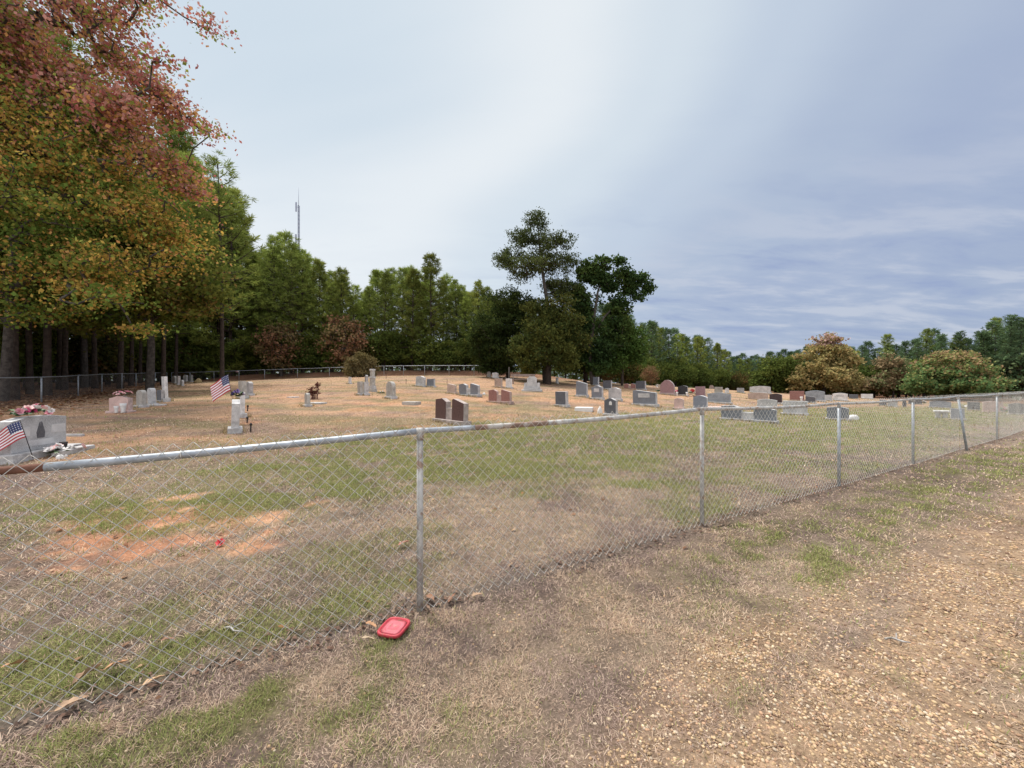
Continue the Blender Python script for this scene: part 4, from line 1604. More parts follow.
def cell_tower():
    y = 150.0
    x = (298.6 - 512) / F * y
    g = gz(x, y)
    zt = EYE + (384 - 194) / F * y - g
    root = thing("radio_mast", "slender grey lattice radio mast rising above the pines", "mast", (x, y, g))
    P0, P1 = [], []
    w = .30
    leg = [(w * math.cos(a), w * math.sin(a)) for a in (.3, .3 + 2.094, .3 + 4.189)]
    nz = int((zt - 3) / 1.6)
    for k in range(nz):
        z0, z1 = k * 1.6, (k + 1) * 1.6
        for i in range(3):
            a, b = leg[i], leg[(i + 1) % 3]
            P0 += [(*a, z0), (*a, z0), (*a, z0)]
            P1 += [(*a, z1), (*b, z0), (*b, z1)]
    n = len(P0)
    rr = [.13 if i % 3 == 0 else .06 for i in range(n)]
    V, Q = tubes(P0, P1, rr, rr, 5)
    mm = noise_mat("painted_mast_steel", (.30, .33, .40), (.38, .41, .48), 2, .6, .2, 0)
    link("lattice", mesh_np("lattice", V, Q), mm, root)
    link("lightning_rod", path_tube("lightning_rod", [(0, 0, nz * 1.6 - .2), (0, 0, zt + 2.5)], [.10, .04], 6), mm, root)
    for zz, dx, h in [(zt - 7, -.75, 3.6), (zt - 21, -.85, 5.2)]:
        p = link("antenna_panel", box("antenna_panel", -.28, .28, -.15, .15, 0, h, .05), mm, root, (dx, -.4, zz))
        link("bracket", path_tube("bracket", [(0, 0, h / 2), (-dx * .7, .4, h / 2)], .08, 6), mm, p)


cell_tower()

# ------------------------------------------------------------------ graves
HG = "gravestones of the cemetery"
STONES = []


def arc(x0, x1, z0, z1, n=10):
    """points of an arch from (x0,z0) over the middle at z1 to (x1,z0), right to left"""
    out = []
    for k in range(n + 1):
        t = k / n
        out.append((x1 + (x0 - x1) * t, z0 + (z1 - z0) * math.sin(PI * t)))
    return out


def outline(style, w, h):
    a, b = -w / 2, w / 2
    if style == 'arch':
        return [(a, 0), (b, 0)] + arc(a, b, h * .86, h)
    if style == 'round':
        s = max(h * .45, h - w / 2)
        return [(a, 0), (b, 0)] + [(w / 2 * math.cos(PI * k / 12), s + (h - s) * math.sin(PI * k / 12)) for k in range(13)]
    if style == 'gothic':
        return [(a, 0), (b, 0), (b, h * .55), (b * .82, h * .74), (b * .35, h * .97), (0, h), (a * .35, h * .97), (a * .82, h * .74), (a, h * .55)]
    if style == 'serp':
        pts = [(a, 0), (b, 0), (b, h * .86)]
        for k in range(1, 12):
            t = k / 12
            pts.append((b + (a - b) * t, h * .86 + h * .14 * (.5 - .5 * math.cos(2 * PI * t))))
        return pts + [(a, h * .86)]
    if style == 'slantl':
        return [(a, 0), (b, 0), (b, h * .84), (b * .2, h), (a, h * .93)]
    if style == 'slantr':
        return [(a, 0), (b, 0), (b, h * .80), (a + w * .12, h), (a, h * .96)]
    if style == 'peak':
        return [(a, 0), (b, 0), (b, h * .8), (0, h), (a, h * .8)]
    return [(a, 0), (b, 0), (b, h), (a, h)]


def vase(parent, x, y, z, h, mat):
    return link("vase", lathe("vase", [(h * .16, 0), (h * .22, h * .06), (h * .16, h * .25), (h * .24, h * .7), (h * .28, h), (h * .22, h * .98)], 10), mat, parent, (x, y, z))


def headstone(px, py, wp, hp, style, mat, label, ang=42, t=None, extra="", group=HG, name="headstone"):
    guess = F * .8 / max(hp, 3)
    p = at(px, py, fall=guess)
    z = p.y
    m = z / F
    a = R(ang)
    d = (math.cos(a), -math.sin(a))
    n = (-math.sin(a), -math.cos(a))
    r = p.x / z
    H = hp * m
    if t is None:
        t = min(.22, max(.09, H * .26))
    cw, cn = abs(d[0] - r * d[1]), abs(n[0] - r * n[1])
    W = max((wp * m - t * cn) / max(cw, .25), .24)
    W = min(W, wp * m * 2.2)
    root = thing(name, label, "headstone", p, -a, group)
    root.rotation_euler = (RNG.normal(0, .018), RNG.normal(0, .014), -a + RNG.normal(0, .05))
    fm, sm = ST[mat]
    hb = 0 if 'nobase' in extra else max(.06, H * .14)
    if 'double' not in extra:
        link("tablet", prism("tablet", [(x, q + hb) for x, q in outline(style, W * (.92 if hb else 1), H - hb)], t), (fm, sm), root)
        if hb:
            link("base", box("base", -W / 2 - .02, W / 2 + .02, -t / 2 - .07, t / 2 + .07, -.05, hb, .012), ST['lightgrey'][1] if mat not in ('red', 'mauve', 'pink', 'tan') else sm, root)
    else:
        # two slabs either side of a gap, on one long base
        sw = W * .39
        for k, sx in enumerate((-1, 1)):
            cx = sx * (W / 2 - sw / 2)
            ol = outline('slantr' if sx > 0 else 'slantl', sw, H - hb)
            o = link("tablet", prism("tablet", [(x + cx, q + hb) for x, q in ol], t), (fm, sm), root)
        link("base", box("base", -W / 2 - .05, W / 2 + .05, -t / 2 - .09, t / 2 + .09, -.05, hb, .014), sm, root)
        if 'centre' in extra:
            link("centre_block", prism("centre_block", [(x, q + hb) for x, q in outline('flat', W * .24, (H - hb) * .52)], t * .9, .01), (ST['lightgrey'][0], sm), root)
        else:
            link("centre_block", prism("centre_block", [(x, q + hb) for x, q in outline('flat', W * .22, (H - hb) * .55)], t * .8, .01), (sm, sm), root)
    if 'panel' in extra:
        link("name_panel", prism("name_panel", [(x, q + hb + (H - hb) * .46) for x, q in outline('flat', W * .46, (H - hb) * .30)], .01, .002, y0=-t / 2 - .006), (ST['lightgrey'][0], ST['lightgrey'][1]), root)
    if 'emblem' in extra:
        link("emblem", prism("emblem", [(x * 1.0 + W * .05, q + hb + (H - hb) * .55) for x, q in outline('round', W * .22, (H - hb) * .24)], .012, .002, y0=-t / 2 - .007), (M_WHITE, M_WHITE), root)
    if 'vases' in extra:
        for sx in (-1, 1):
            vase(root, sx * (W / 2 - .02), -t / 2 - .16, 0, H * .38, M_WHITE if 'white' in extra else ST['lightgrey'][1])
    if 'onevase' in extra:
        vase(root, W * .3, -t / 2 - .15, 0, H * .45, M_WHITE)
    STONES.append((p.x, p.y, a, W, t))
    return root, p, W, H, t, hb


def hs(*a, **k):
    return headstone(*a, **k)


# left part
hs(141.5, 407.5, 11, 17.5, 'round', 'weathered', "grey round topped tablet, left of a close pair by the left fence", ang=15)
hs(152, 405.5, 9.5, 17.5, 'round', 'lightgrey', "pale round topped tablet, right of a close pair by the left fence", ang=15)
hs(160.5, 402, 6, 12, 'flat', 'dark', "short dark block wedged between pale tablet and tall white edged slab", ang=10)
hs(165.5, 401.5, 6.5, 25, 'flat', 'white', "tall narrow white edged slab standing near the left fence", ang=35, t=.12)
for px, py, wp, hp, st, mt, lb in [(174.5, 383.5, 5.5, 7.5, 'round', 'weathered', "dull grey stone, leftmost in the far left corner cluster"),
                                   (178.5, 385, 4, 9, 'flat', 'lightgrey', "upright pale stone second from left in the far left corner cluster"),
                                   (182, 386, 4.5, 6, 'round', 'white', "small white stone lowest in the far left corner cluster"),
                                   (185.5, 382, 5.5, 7, 'arch', 'white', "broad white topped stone in the middle of the far corner cluster"),
                                   (191, 382, 4, 7, 'flat', 'weathered', "thin grey stone rightmost in the far left corner cluster")]:
    hs(px, py, wp, hp, st, mt, lb, ang=20)
hs(235, 431.5, 14, 32, 'serp', 'lightgrey', "tall pale tablet on thick slab with purple flowers behind its top", ang=52, t=.17)
hs(242, 417, 6.5, 25, 'flat', 'white', "white slab standing close behind the tall pale tablet", ang=50, t=.12)
hs(243, 398.5, 8, 17.5, 'flat', 'weathered', "left grey tablet of the pair behind the small flag", ang=40)
hs(249.5, 395.5, 7, 14, 'serp', 'grey', "right dark faced tablet of the pair behind the small flag", ang=40)
hs(307.5, 406.5, 5.5, 13.5, 'round', 'weathered', "thin leaning grey tablet in front of the dried brown plant", ang=40)
hs(350, 384, 3, 7, 'flat', 'white', "small white marker left of the juniper bush", ang=40)
hs(360.5, 395, 6, 13.5, 'flat', 'weathered', "left grey tablet of a close pair before the stacked monument", ang=40)
hs(366, 395, 6, 13, 'flat', 'lightgrey', "right paler tablet of a close pair before the stacked monument", ang=40)
hs(366.5, 384, 3.5, 9, 'round', 'grey', "small grey stone half hidden left of the stacked monument", ang=40)
hs(391, 398.5, 10, 17, 'round', 'weathered', "rough grey round topped stone standing alone right of the stacked monument", ang=40)
hs(420.5, 386.5, 11, 10.5, 'slantl', 'lightgrey', "pale rough stone left of a small dark pair near back fence", ang=40)
hs(431, 387, 9, 8, 'flat', 'slate', "dark faced low stone right of the pale rough stone", ang=40)
hs(452, 393.5, 10, 10, 'slantr', 'tan', "small tan stone with sloping top left of the grey double stone", ang=40)
hs(469.5, 396, 21, 12.5, 'slantl', 'slate', "dark grey double headstone behind and right of the brown double one", extra="double")
hs(451, 423, 36, 24.5, 'slantl', 'brown', "polished dark brown double headstone near the roadside fence", extra="double", t=.2)
hs(500, 403, 22.5, 13.5, 'slantl', 'red', "reddish brown double headstone in front of the pale stepped monument", extra="double")
hs(498.5, 387.5, 9, 9, 'flat', 'tan', "small brown upright slab behind the reddish double headstone")
hs(492, 385, 3, 5, 'flat', 'black', "tiny black marker left of the small brown slab")
hs(509, 388.5, 7, 10, 'flat', 'white', "white upright slab between the brown slab and the stepped monument")
hs(495.5, 378.5, 7, 6, 'slantl', 'white', "broad white stone at the far end of the back fence")
hs(489, 377.5, 4.5, 6, 'round', 'weathered', "small grey round top at the far end of the back fence")
hs(557, 384, 2.6, 6.5, 'flat', 'white', "thin white marker in the shade right of the cedar trunk")
# centre
hs(562, 406.5, 14, 15, 'flat', 'dark', "dark granite block with rough pale end, left of the flat white slab", t=.25)
hs(582, 397, 12.5, 16, 'slantr', 'slate', "dark grey slab, left of two alike in the centre")
hs(597.5, 399.5, 13, 14, 'serp', 'slate', "bluish grey slab with pale end, right of two alike in the centre", extra="panel")
hs(596, 386, 7, 9, 'flat', 'slate', "dark stone standing behind the two bluish slabs in the centre")
hs(607.5, 389.5, 10, 9, 'flat', 'dark', "dark stone with white right edge behind the rough pale stone")
hs(617.5, 386.5, 3.2, 4, 'round', 'weathered', "tiny grey stone beyond the rough pale stone")
hs(615, 400.5, 14, 13, 'serp', 'lightgrey', "rough pale stone behind the dark one with a white emblem")
hs(611, 416, 15, 18, 'serp', 'dark', "dark polished stone with white emblem just behind the rail", extra="emblem", t=.16)
hs(645, 406, 27, 16, 'slantr', 'slate', "wide dark slate headstone with pale name panel", extra="panel", t=.22)
hs(630, 389, 12, 5.5, 'slantl', 'red', "small low reddish double stone far in the centre", extra="double")
hs(641, 390, 11, 9, 'flat', 'dark', "dark square stone right of the small reddish double stone")
hs(667.5, 395, 16, 15, 'gothic', 'mauve', "large purplish brown stone with a pointed top")
hs(683, 396, 11, 10.5, 'arch', 'black', "black polished arched stone with white vases", extra="vases white")
hs(700.5, 397, 11, 10.5, 'flat', 'mauve', "square mauve stone with dark frame right of the black arched one")
hs(679, 409.5, 11, 11.5, 'arch', 'pink', "small pink stone with a dark vase on its left")
hs(700.5, 410, 16, 14.5, 'arch', 'bluegrey', "blue grey arched stone with white end above the second post", t=.2)
hs(711.5, 393.5, 5, 4.5, 'round', 'tan', "tiny tan stone on the far rise left of a pale square one")
hs(718.5, 393.5, 9, 6.5, 'flat', 'weathered', "pale square stone on the far rise behind the wide green grey slab")
hs(727, 393.5, 4.5, 5.5, 'round', 'white', "little white round stone on the far rise")
hs(719, 403.5, 26, 11, 'serp', 'blue', "wide green grey slab behind the dark double headstone")
hs(740.5, 393, 8, 5, 'flat', 'grey', "small grey stone left of the wide white one")
hs(760, 393.5, 23, 7.5, 'arch', 'lightgrey', "wide whitish stone furthest back in the right centre")
hs(758, 400, 22, 7.5, 'arch', 'tan', "wide tan stone in front of the furthest whitish one")
hs(776, 404, 14, 10.5, 'arch', 'darkbrown', "dark brown arched stone between tan and red stones")
hs(767, 409, 22, 10, 'arch', 'lightgrey', "pale low arched stone just above the rail behind the dark double")
hs(748, 421, 56, 15, 'slantl', 'slate', "long dark double headstone with pale centre behind the fence", extra="double centre", t=.22)
# right
hs(795, 415, 27, 14, 'flat', 'lightgrey', "wide pale grey slab in front of the red brown stone", t=.2)
hs(797, 401, 16, 10, 'flat', 'red', "red brown rectangular stone with white vase", extra="onevase")
hs(815, 401.5, 21, 11, 'arch', 'blue', "large blue green slab right of the red brown stone")
hs(810.5, 403, 11, 7, 'slantr', 'dark', "small dark blue stone before the large blue green slab")
hs(828, 401, 9, 6, 'flat', 'lightgrey', "pale low stone between the blue green slab and the framed one")
hs(840, 401, 16.5, 8, 'arch', 'white', "white framed stone with dark inset above the third post", extra="panel")
hs(838, 420, 24, 13.5, 'slantl', 'slate', "dark slate headstone right behind the third post", extra="", t=.2)
hs(853.5, 399, 10, 4.5, 'flat', 'dark', "low dark stone far back right of the white framed one")
hs(867, 399, 13, 5, 'flat', 'white', "low white capped stone far back in the right field")
hs(883, 406, 8, 6.5, 'flat', 'slate', "dark half of the low pair left of the fourth post")
hs(892.5, 407, 11, 8, 'arch', 'lightgrey', "pale half of the low pair left of the fourth post")
hs(904.5, 407.5, 4.5, 7, 'round', 'dark', "little dark stone just left of the fourth post")
hs(915, 404.5, 15, 5.5, 'flat', 'dark', "low dark stone just right of the fourth post")
hs(940, 408, 24, 7, 'arch', 'bluegrey', "wide low blue grey stone with rounded ends near the leaning post")
hs(957.5, 420, 16, 11.5, 'flat', 'bluegrey', "grey stone on white base right behind the leaning post", t=.2)
hs(973.5, 410.5, 14, 8.5, 'flat', 'dark', "dark square stone left of the wide pink one")
hs(993, 412.5, 23, 11.5, 'arch', 'pink', "wide pinkish stone at the right behind the fence")
hs(1017, 415, 20, 12, 'arch', 'dark', "dark arched stone with white top at the right edge")


def left_companion():
    p = at(34, 456)
    d = Vector((-.24, .97)).normalized()
    rz = math.atan2(d.y, d.x)
    root = thing("headstone", "grey granite companion headstone with pink and white flowers on top", "headstone", p, rz, HG)
    W, H, t = 1.08, .64, .2
    hb = .12
    fm, sm = ST['lightgrey']
    ol = [(-W / 2, hb), (W / 2, hb), (W / 2, H + .06), (W * .2, H + .105), (-W * .2, H + .105), (-W / 2, H + .04)]
    link("tablet", prism("tablet", ol, t, .012), (fm, sm), root)
    link("base", box("base", -W / 2 - .12, W / 2 + .22, -t / 2 - .12, t / 2 + .12, -.06, hb, .015), ST['lightgrey'][1], root)
    for sx in (-1, 1):
        link("name_panel", prism("name_panel", [(x + sx * .36, q + .40) for x, q in outline('flat', .30, .16)], .008, .002, y0=-t / 2 - .005), (ST['white'][0], ST['white'][1]), root)
    link("name_panel", prism("name_panel", [(x + .05, q + .20) for x, q in outline('flat', .62, .11)], .008, .002, y0=-t / 2 - .005), (ST['white'][0], ST['white'][1]), root)
    # dark engraved praying hands
    hands = [(-.07, .34), (.07, .34), (.085, .44), (.03, .62), (.008, .64), (0, .50), (-.008, .64), (-.03, .62), (-.085, .44)]
    link("engraving", prism("engraving", hands, .006, .001, y0=-t / 2 - .004), (ST['dark'][0], ST['dark'][0]), root)
    link("footstone", box("footstone", -.1, .62, -t / 2 - .42, -t / 2 - .22, -.05, .10, .02), ST['lightgrey'][1], root)
    vase(root, .22, -t / 2 - .18, hb * .0, .22, M_IRON)
    return root, p, Vector((d.y, -d.x)), d, H


LC = left_companion()


def pink_stone():
    p = at(121, 412.5)
    root = thing("headstone", "small pink granite headstone with a pink flower saddle", "headstone", p, R(12), HG)
    m = p.y / F
    W, H, t = 16 * m, 15 * m, .2
    link("tablet", prism("tablet", [(x, q + .05) for x, q in outline('serp', W, H)], t), ST['pink'], root)
    link("base", box("base", -W / 2 - .05, W / 2 + .05, -t / 2 - .08, t / 2 + .08, -.05, .06, .012), ST['pink'][1], root)
    vase(root, W * .42, -t / 2 - .14, 0, .3, M_WHITE)
    vase(root, W * .12, -t / 2 - .18, 0, .22, M_WHITE)
    return p, H + .05


PK = pink_stone()


def stacked_monument():
    p = at(372.5, 391.5)
    m = p.y / F
    root = thing("monument", "tall stacked grey stone monument right of the juniper bush", "monument", p, R(-40), HG)
    H = 22.5 * m
    s = 7.5 * m
    fm, sm = ST['weathered']
    for i, (z0, z1, w) in enumerate([(0, .12, 1.0), (.12, .25, .82), (.25, .58, .62), (.58, .66, .76), (.66, .92, .54), (.92, 1.0, .66)]):
        nm = ("base", "plinth", "die", "cornice", "shaft", "cap")[i]
        link(nm, box(nm, -w * s / 2, w * s / 2, -w * s / 2 * .8, w * s / 2 * .8, z0 * H - (.05 if i == 0 else 0), z1 * H - .002, .015), ST['lightgrey'][1] if i % 2 else sm, root)


stacked_monument()


def stepped_monument():
    p = at(532, 391.5)
    m = p.y / F
    root = thing("monument", "pale stepped monument with shoulders in front of the cedars", "monument", p, R(-12), HG)
    fm, sm = ST['weathered']
    fm, sm = ST['lightgrey']
    H = 15 * m
    for nm, w, z0, z1, dpt in [("base", 20, 0, .14, .55), ("plinth", 16.5, .14, .27, .42), ("tablet", 9.5, .27, 1.0, .26)]:
        ol = [(-w * m / 2, z0 * H), (w * m / 2, z0 * H), (w * m / 2, z1 * H - .003), (-w * m / 2, z1 * H - .003)]
        if nm == "tablet":
            w2 = w * m / 2
            ol = [(-w2, z0 * H), (w2, z0 * H), (w2, .9 * H), (w2 * .7, .93 * H), (w2 * .6, H), (-w2 * .6, H), (-w2 * .7, .93 * H), (-w2, .9 * H)]
        link(nm, prism(nm, ol, dpt, .015), (fm, sm), root)
    for sx in (-1, 1):
        x0 = sx * 6.3 * m
        link("shoulder", prism("shoulder", [(x + x0, q + .27 * H) for x, q in outline('arch', 3.0 * m, .32 * H)], .24, .012), (fm, sm), root)


stepped_monument()


def ledger(px, py, wp, dp, label, mat=M_WHITE, h=.1, rz=-.3, name="grave_slab"):
    p = at(px, py)
    m = p.y / F
    w = wp * m
    root = link(name, box(name, -w / 2, w / 2, -dp / 2, dp / 2, -.05, h, .02), mat, None, p)
    root.rotation_euler = (0, 0, rz)
    tag(root, label, "grave slab", "flat grave slabs")


ledger(584, 410.5, 17, .6, "flat white slab lying left of the stone with white emblem", h=.14)
ledger(411.5, 404.5, 15, .5, "low flat pale slab behind the brown double headstone", ST['weathered'][1], h=.13)
ledger(156.5, 405.7, 11, .45, "thin pale slab at the foot of the close tablet pair", ST['lightgrey'][1], h=.06)
ledger(715, 409, 14, .6, "low pinkish slab left of the dark double headstone", ST['pink'][1], h=.12)
ledger(318, 403.5, 14, .4, "broken pale kerb beside the thin leaning tablet", ST['lightgrey'][1], h=.05)
ledger(74, 436, 18, .07, "thin pale kerb strip right of the flowered companion headstone", ST['lightgrey'][1], h=.05, rz=.05)
ledger(293, 397.5, 10, .3, "small pale flat marker left of the dried brown plant", ST['lightgrey'][1], h=.04)


def rock(px, py, wp, hp, label, mat, cat="rock", name="rock"):
    p = at(px, py)
    m = p.y / F
    bm = bmesh.new()
    bmesh.ops.create_icosphere(bm, subdivisions=3, radius=1)
    for v in bm.verts:
        k = .8 + .4 * float(fbm([v.co.x * 1.5 + 3 + px], [v.co.y * 1.5 + v.co.z * 1.1], 9, 3)[0])
        v.co = Vector((v.co.x * wp * m / 2, v.co.y * wp * m / 2.6, max(-.15, v.co.z) * hp * m)) * k
    for f in bm.faces:
        f.smooth = True
    me = bpy.data.meshes.new(name)
    bm.to_mesh(me)
    bm.free()
    tag(link(name, me, mat, None, p), label, cat)


rock(198, 383, 7, 4.5, "yellowish rock right of the far left corner cluster", noise_mat("sandstone", (.30, .22, .10), (.42, .32, .17), 6, .95, 0, .5))
rock(853, 419.5, 10, 5, "rough white rock at the end of the slate headstone", M_WHITE)
rock(60, 459, 7, 5, "white rock on the ground right of the companion headstone", M_WHITE)
rock(66, 457, 3, 2.5, "small white pebble beside the white rock", M_WHITE)
rock(484, 394.5, 3, 2, "small pale rock right of the dark grey double headstone", M_WHITE)
rock(600, 413, 5, 6, "white rounded ornament left of the stone with white emblem", M_WHITE, "ornament", "grave_ornament")


def tufts():
    X, Y = [], []
    for x, y, a, W, t in STONES:
        n = int(70 * W) + 30
        u = (RNG.random(n) * 2 - 1) * (W / 2 + .1)
        v = np.where(RNG.random(n) < .7, -1, 1) * (t / 2 + .10 + np.abs(RNG.normal(0, .05, n)))
        X.append(x + u * math.cos(a) - v * -math.sin(a) * 1.0)
        Y.append(y - u * math.sin(a) + v * math.cos(a))
    x, y = np.concatenate(X), np.concatenate(Y)
    n = len(x)
    z = micro_z(x, y) - .01
    az, tl = RNG.random(n) * 2 * PI, R(10) + R(45) * RNG.random(n)
    L = (.07 + .11 * RNG.random(n))[:, None]
    w = (.006 + .0006 * y)[:, None]
    d = np.c_[np.sin(tl) * np.cos(az), np.sin(tl) * np.sin(az), np.cos(tl)]
    sd_ = np.c_[-np.sin(az), np.cos(az), 0 * az]
    P = np.c_[x, y, z]
    V = np.stack([P - sd_ * w, P + sd_ * w, P + d * L], 1).reshape(-1, 3)
    T = np.arange(n)[:, None] * 3 + np.array([[0, 1, 2]])
    k = RNG.random(n)[:, None]
    c = np.array([.50, .38, .23]) * k + np.array([.22, .19, .09]) * (1 - k)
    tag(link("grass_tufts", mesh_np("grass_tufts", V, None, T, np.repeat(c, 3, axis=0)), M_GRASS), "dry grass tufts left uncut around the gravestones", "grass", kind="stuff")


tufts()


# flowers, flags, ornaments -------------------------------------------------------
def blossom_mesh(r):
    bm = bmesh.new()
    for ring, (k, tilt, s) in enumerate([(7, 25, 1.0), (6, 50, .75), (4, 72, .45)]):
        for i in range(k):
            a = i * 2 * PI / k + ring * .5
            t = R(tilt)
            d = Vector((math.cos(a) * math.cos(t), math.sin(a) * math.cos(t), math.sin(t))) * r * s
            sd_ = Vector((-math.sin(a), math.cos(a), 0)) * r * s * .42
            vs_ = [bm.verts.new(q) for q in (Vector((0, 0, 0)), d * .6 + sd_, d + Vector((0, 0, -.08 * r)), d * .6 - sd_)]
            bm.faces.new(vs_)
    me = bpy.data.meshes.new("blossom")
    bm.to_mesh(me)
    bm.free()
    return me


FM = {'white': flat_mat("white_petal", (.78, .76, .74)), 'pink': flat_mat("pink_petal", (.72, .30, .36)), 'hot': flat_mat("magenta_petal", (.62, .06, .20)),
      'red': flat_mat("red_petal", (.55, .04, .05)), 'purple': flat_mat("purple_petal", (.10, .06, .30)), 'blush': flat_mat("blush_petal", (.80, .50, .48)),
      'yellow': flat_mat("yellow_petal", (.70, .55, .10)), 'violet': flat_mat("violet_petal", (.28, .20, .45))}
M_SILK = flat_mat("silk_leaf", (.05, .10, .035), v=.3)


def bouquet(loc, label, colours, n, sx, sy, r, rz=0.0, leaves=26, rise=.12, group="flower arrangements on the graves", stand=None):
    root = thing("flower_arrangement", label, "flowers", loc, rz, group)
    meshes = {}
    for i in range(n):
        c = colours[i % len(colours)]
        if c not in meshes:
            meshes[c] = blossom_mesh(r)
        o = link("blossom", meshes[c], FM[c], root)
        u = (i + .5) / n * 2 - 1
        o.location = (u * sx + RNG.normal(0, r * .3), RNG.normal(0, sy), rise * (1 - .5 * u * u) + RNG.normal(0, r * .35))
        o.rotation_euler = (RNG.normal(.4, .5), RNG.normal(u * .6, .3), RNG.random() * 6)
        s = .8 + .4 * RNG.random()
        o.scale = (s, s, s)
    n2 = leaves
    P = np.c_[(RNG.random(n2) * 2 - 1) * sx * 1.1, RNG.normal(0, sy * 1.2, n2), RNG.random(n2) * rise * .8]
    V, Q, C = leaf_quads(P, np.full(n2, r * 1.5), cols=np.tile([.05, .1, .03], (n2, 1)), curl=.5)
    link("foliage", mesh_np("foliage", V, Q), M_SILK, root)
    if stand:
        link("stem", path_tube("stem", [(0, 0, -stand), (0, 0, rise * .4)], .012, 6), M_IRON, root)
    return root


def flowers():
    root, p, nrm, d, H = LC
    top = p + Vector((d.x * -.02, d.y * -.02, H + .12))
    bouquet(top, "long saddle of pink, white and red silk flowers on the grey headstone", ['pink', 'white', 'hot', 'white', 'pink', 'hot', 'white', 'blush', 'pink'], 20, .30, .05, .075,
            math.atan2(d.y, d.x), 18, .12)
    q = p + Vector((nrm.x * .38, nrm.y * .38, .05))
    bouquet(q, "white silk flowers on the ground before the companion headstone", ['white', 'white', 'blush'], 9, .26, .08, .075, math.atan2(d.y, d.x), 12, .10)
    p, H = PK
    bouquet(p + Vector((0, -.02, H + .02)), "pink flower saddle on the small pink headstone", ['blush', 'pink', 'blush'], 9, .22, .05, .08, .2, 8, .08)
    q = at(233.5, 417)
    bouquet(at(236, 424) + Vector((-.05, .1, .78)), "dark purple flowers behind the top of the tall pale tablet", ['purple', 'purple', 'violet'], 9, .11, .06, .075, .2, 16, .12)
    bouquet(at(674.5, 394.5) + Vector((0, -.2, .02)), "red flowers at the foot of the pointed mauve stone", ['red', 'pink'], 6, .22, .1, .13, 0, 12, .25)
    bouquet(at(692, 396.5) + Vector((0, -.1, .02)), "white flowers with dark red middle right of the black arched stone", ['white', 'white', 'red', 'white'], 8, .22, .1, .17, 0, 6, .45)
    bouquet(at(658, 392) + Vector((0, 0, .02)), "white flowers left of the pointed mauve stone", ['white'], 6, .18, .1, .16, 0, 6, .5)
    bouquet(at(922.5, 404) + Vector((0, 0, .02)), "white dome of flowers right of the fourth post", ['white'], 8, .25, .15, .16, 0, 6, .25)
    bouquet(at(964.5, 409) + Vector((0, 0, .02)), "white flowers left of the dark square stone at the right", ['white', 'white'], 6, .2, .1, .12, 0, 6, .25)
    bouquet(at(1006, 413.5) + Vector((0, 0, .02)), "pink and white flowers beside the wide pinkish stone", ['pink', 'white'], 6, .14, .08, .12, 0, 6, .3)
    bouquet(at(1017, 414) + Vector((.1, -.05, .83)), "white flower mound on top of the dark stone at the right edge", ['white'], 9, .3, .06, .12, -.7, 6, .1)
    bouquet(at(238, 379) + Vector((0, 0, .75)), "tiny white and pink bouquet on a thin stand by the back fence", ['white', 'blush'], 5, .1, .06, .16, 0, 8, .2, stand=.75)
    bouquet(at(442, 409) + Vector((0, 0, .02)), "tiny white flowers left of the brown double headstone", ['white'], 4, .1, .05, .06, 0, 6, .05)
    bouquet(at(381, 393.5) + Vector((0, 0, .02)), "small yellow and white flowers right of the stacked monument", ['yellow', 'white'], 4, .15, .05, .10, 0, 6, .08)


flowers()


def flag(base, top, w, h, label, droop, sweep):
    root = thing("flag", label, "flag", base, 0, "small grave flags")
    b, t = Vector(base), Vector(top)
    link("pole", path_tube("pole", [(0, 0, -.05), t - b], .006, 6), M_IRON, root)
    axis = (t - b).normalized()
    nx, ny = 39, 26
    V, Q, cols = [], [], []
    sw = Vector(sweep).normalized()
    side = axis.cross(sw).normalized()
    for j in range(ny + 1):
        for i in range(nx + 1):
            u, v = i / nx, j / ny
            pt = (t - b) - axis * (v * h + .015) + sw * (u * w) + Vector((0, 0, -1)) * (droop * u * u * w) + side * (.035 * math.sin(u * 7 + v * 1.5) * u)
            V.append(pt)
    for j in range(ny):
        for i in range(nx):
            k = j * (nx + 1) + i
            Q.append((k, k + 1, k + nx + 2, k + nx + 1))
            stripe = j * 13 // ny
            c = 0 if stripe % 2 == 0 else 1
            if i < nx * .4 and stripe < 7:
                c = 2
                if (i % 3 == 1) and (j % 3 == 1):
                    c = 1
            cols.append(c)
    me = mesh_np("cloth", np.array(V), np.array(Q))
    for nm, c in (("flag_red", (.42, .045, .06)), ("flag_white", (.78, .77, .78)), ("flag_blue", (.045, .06, .15))):
        me.materials.append(flat_mat(nm, c, .8, .2, .06))
    me.polygons.foreach_set("material_index", np.array(cols, dtype=np.int32))
    me.update()
    link("cloth", me, None, root)


def at_z(px, py, z):
    return Vector(((px - 512) / F * z, z, EYE - (py - 384) / F * z))


flag(at_z(33, 455, 6.6), at_z(20, 420, 6.6), .46, .30, "small stars and stripes flag before the companion headstone at left", .42, (-.9, -.2, -.28))
flag(at_z(233.5, 404, 10.4), at_z(228, 374, 10.4), .54, .44, "small stars and stripes flag above the purple flowers", .25, (-.9, .1, -.32))


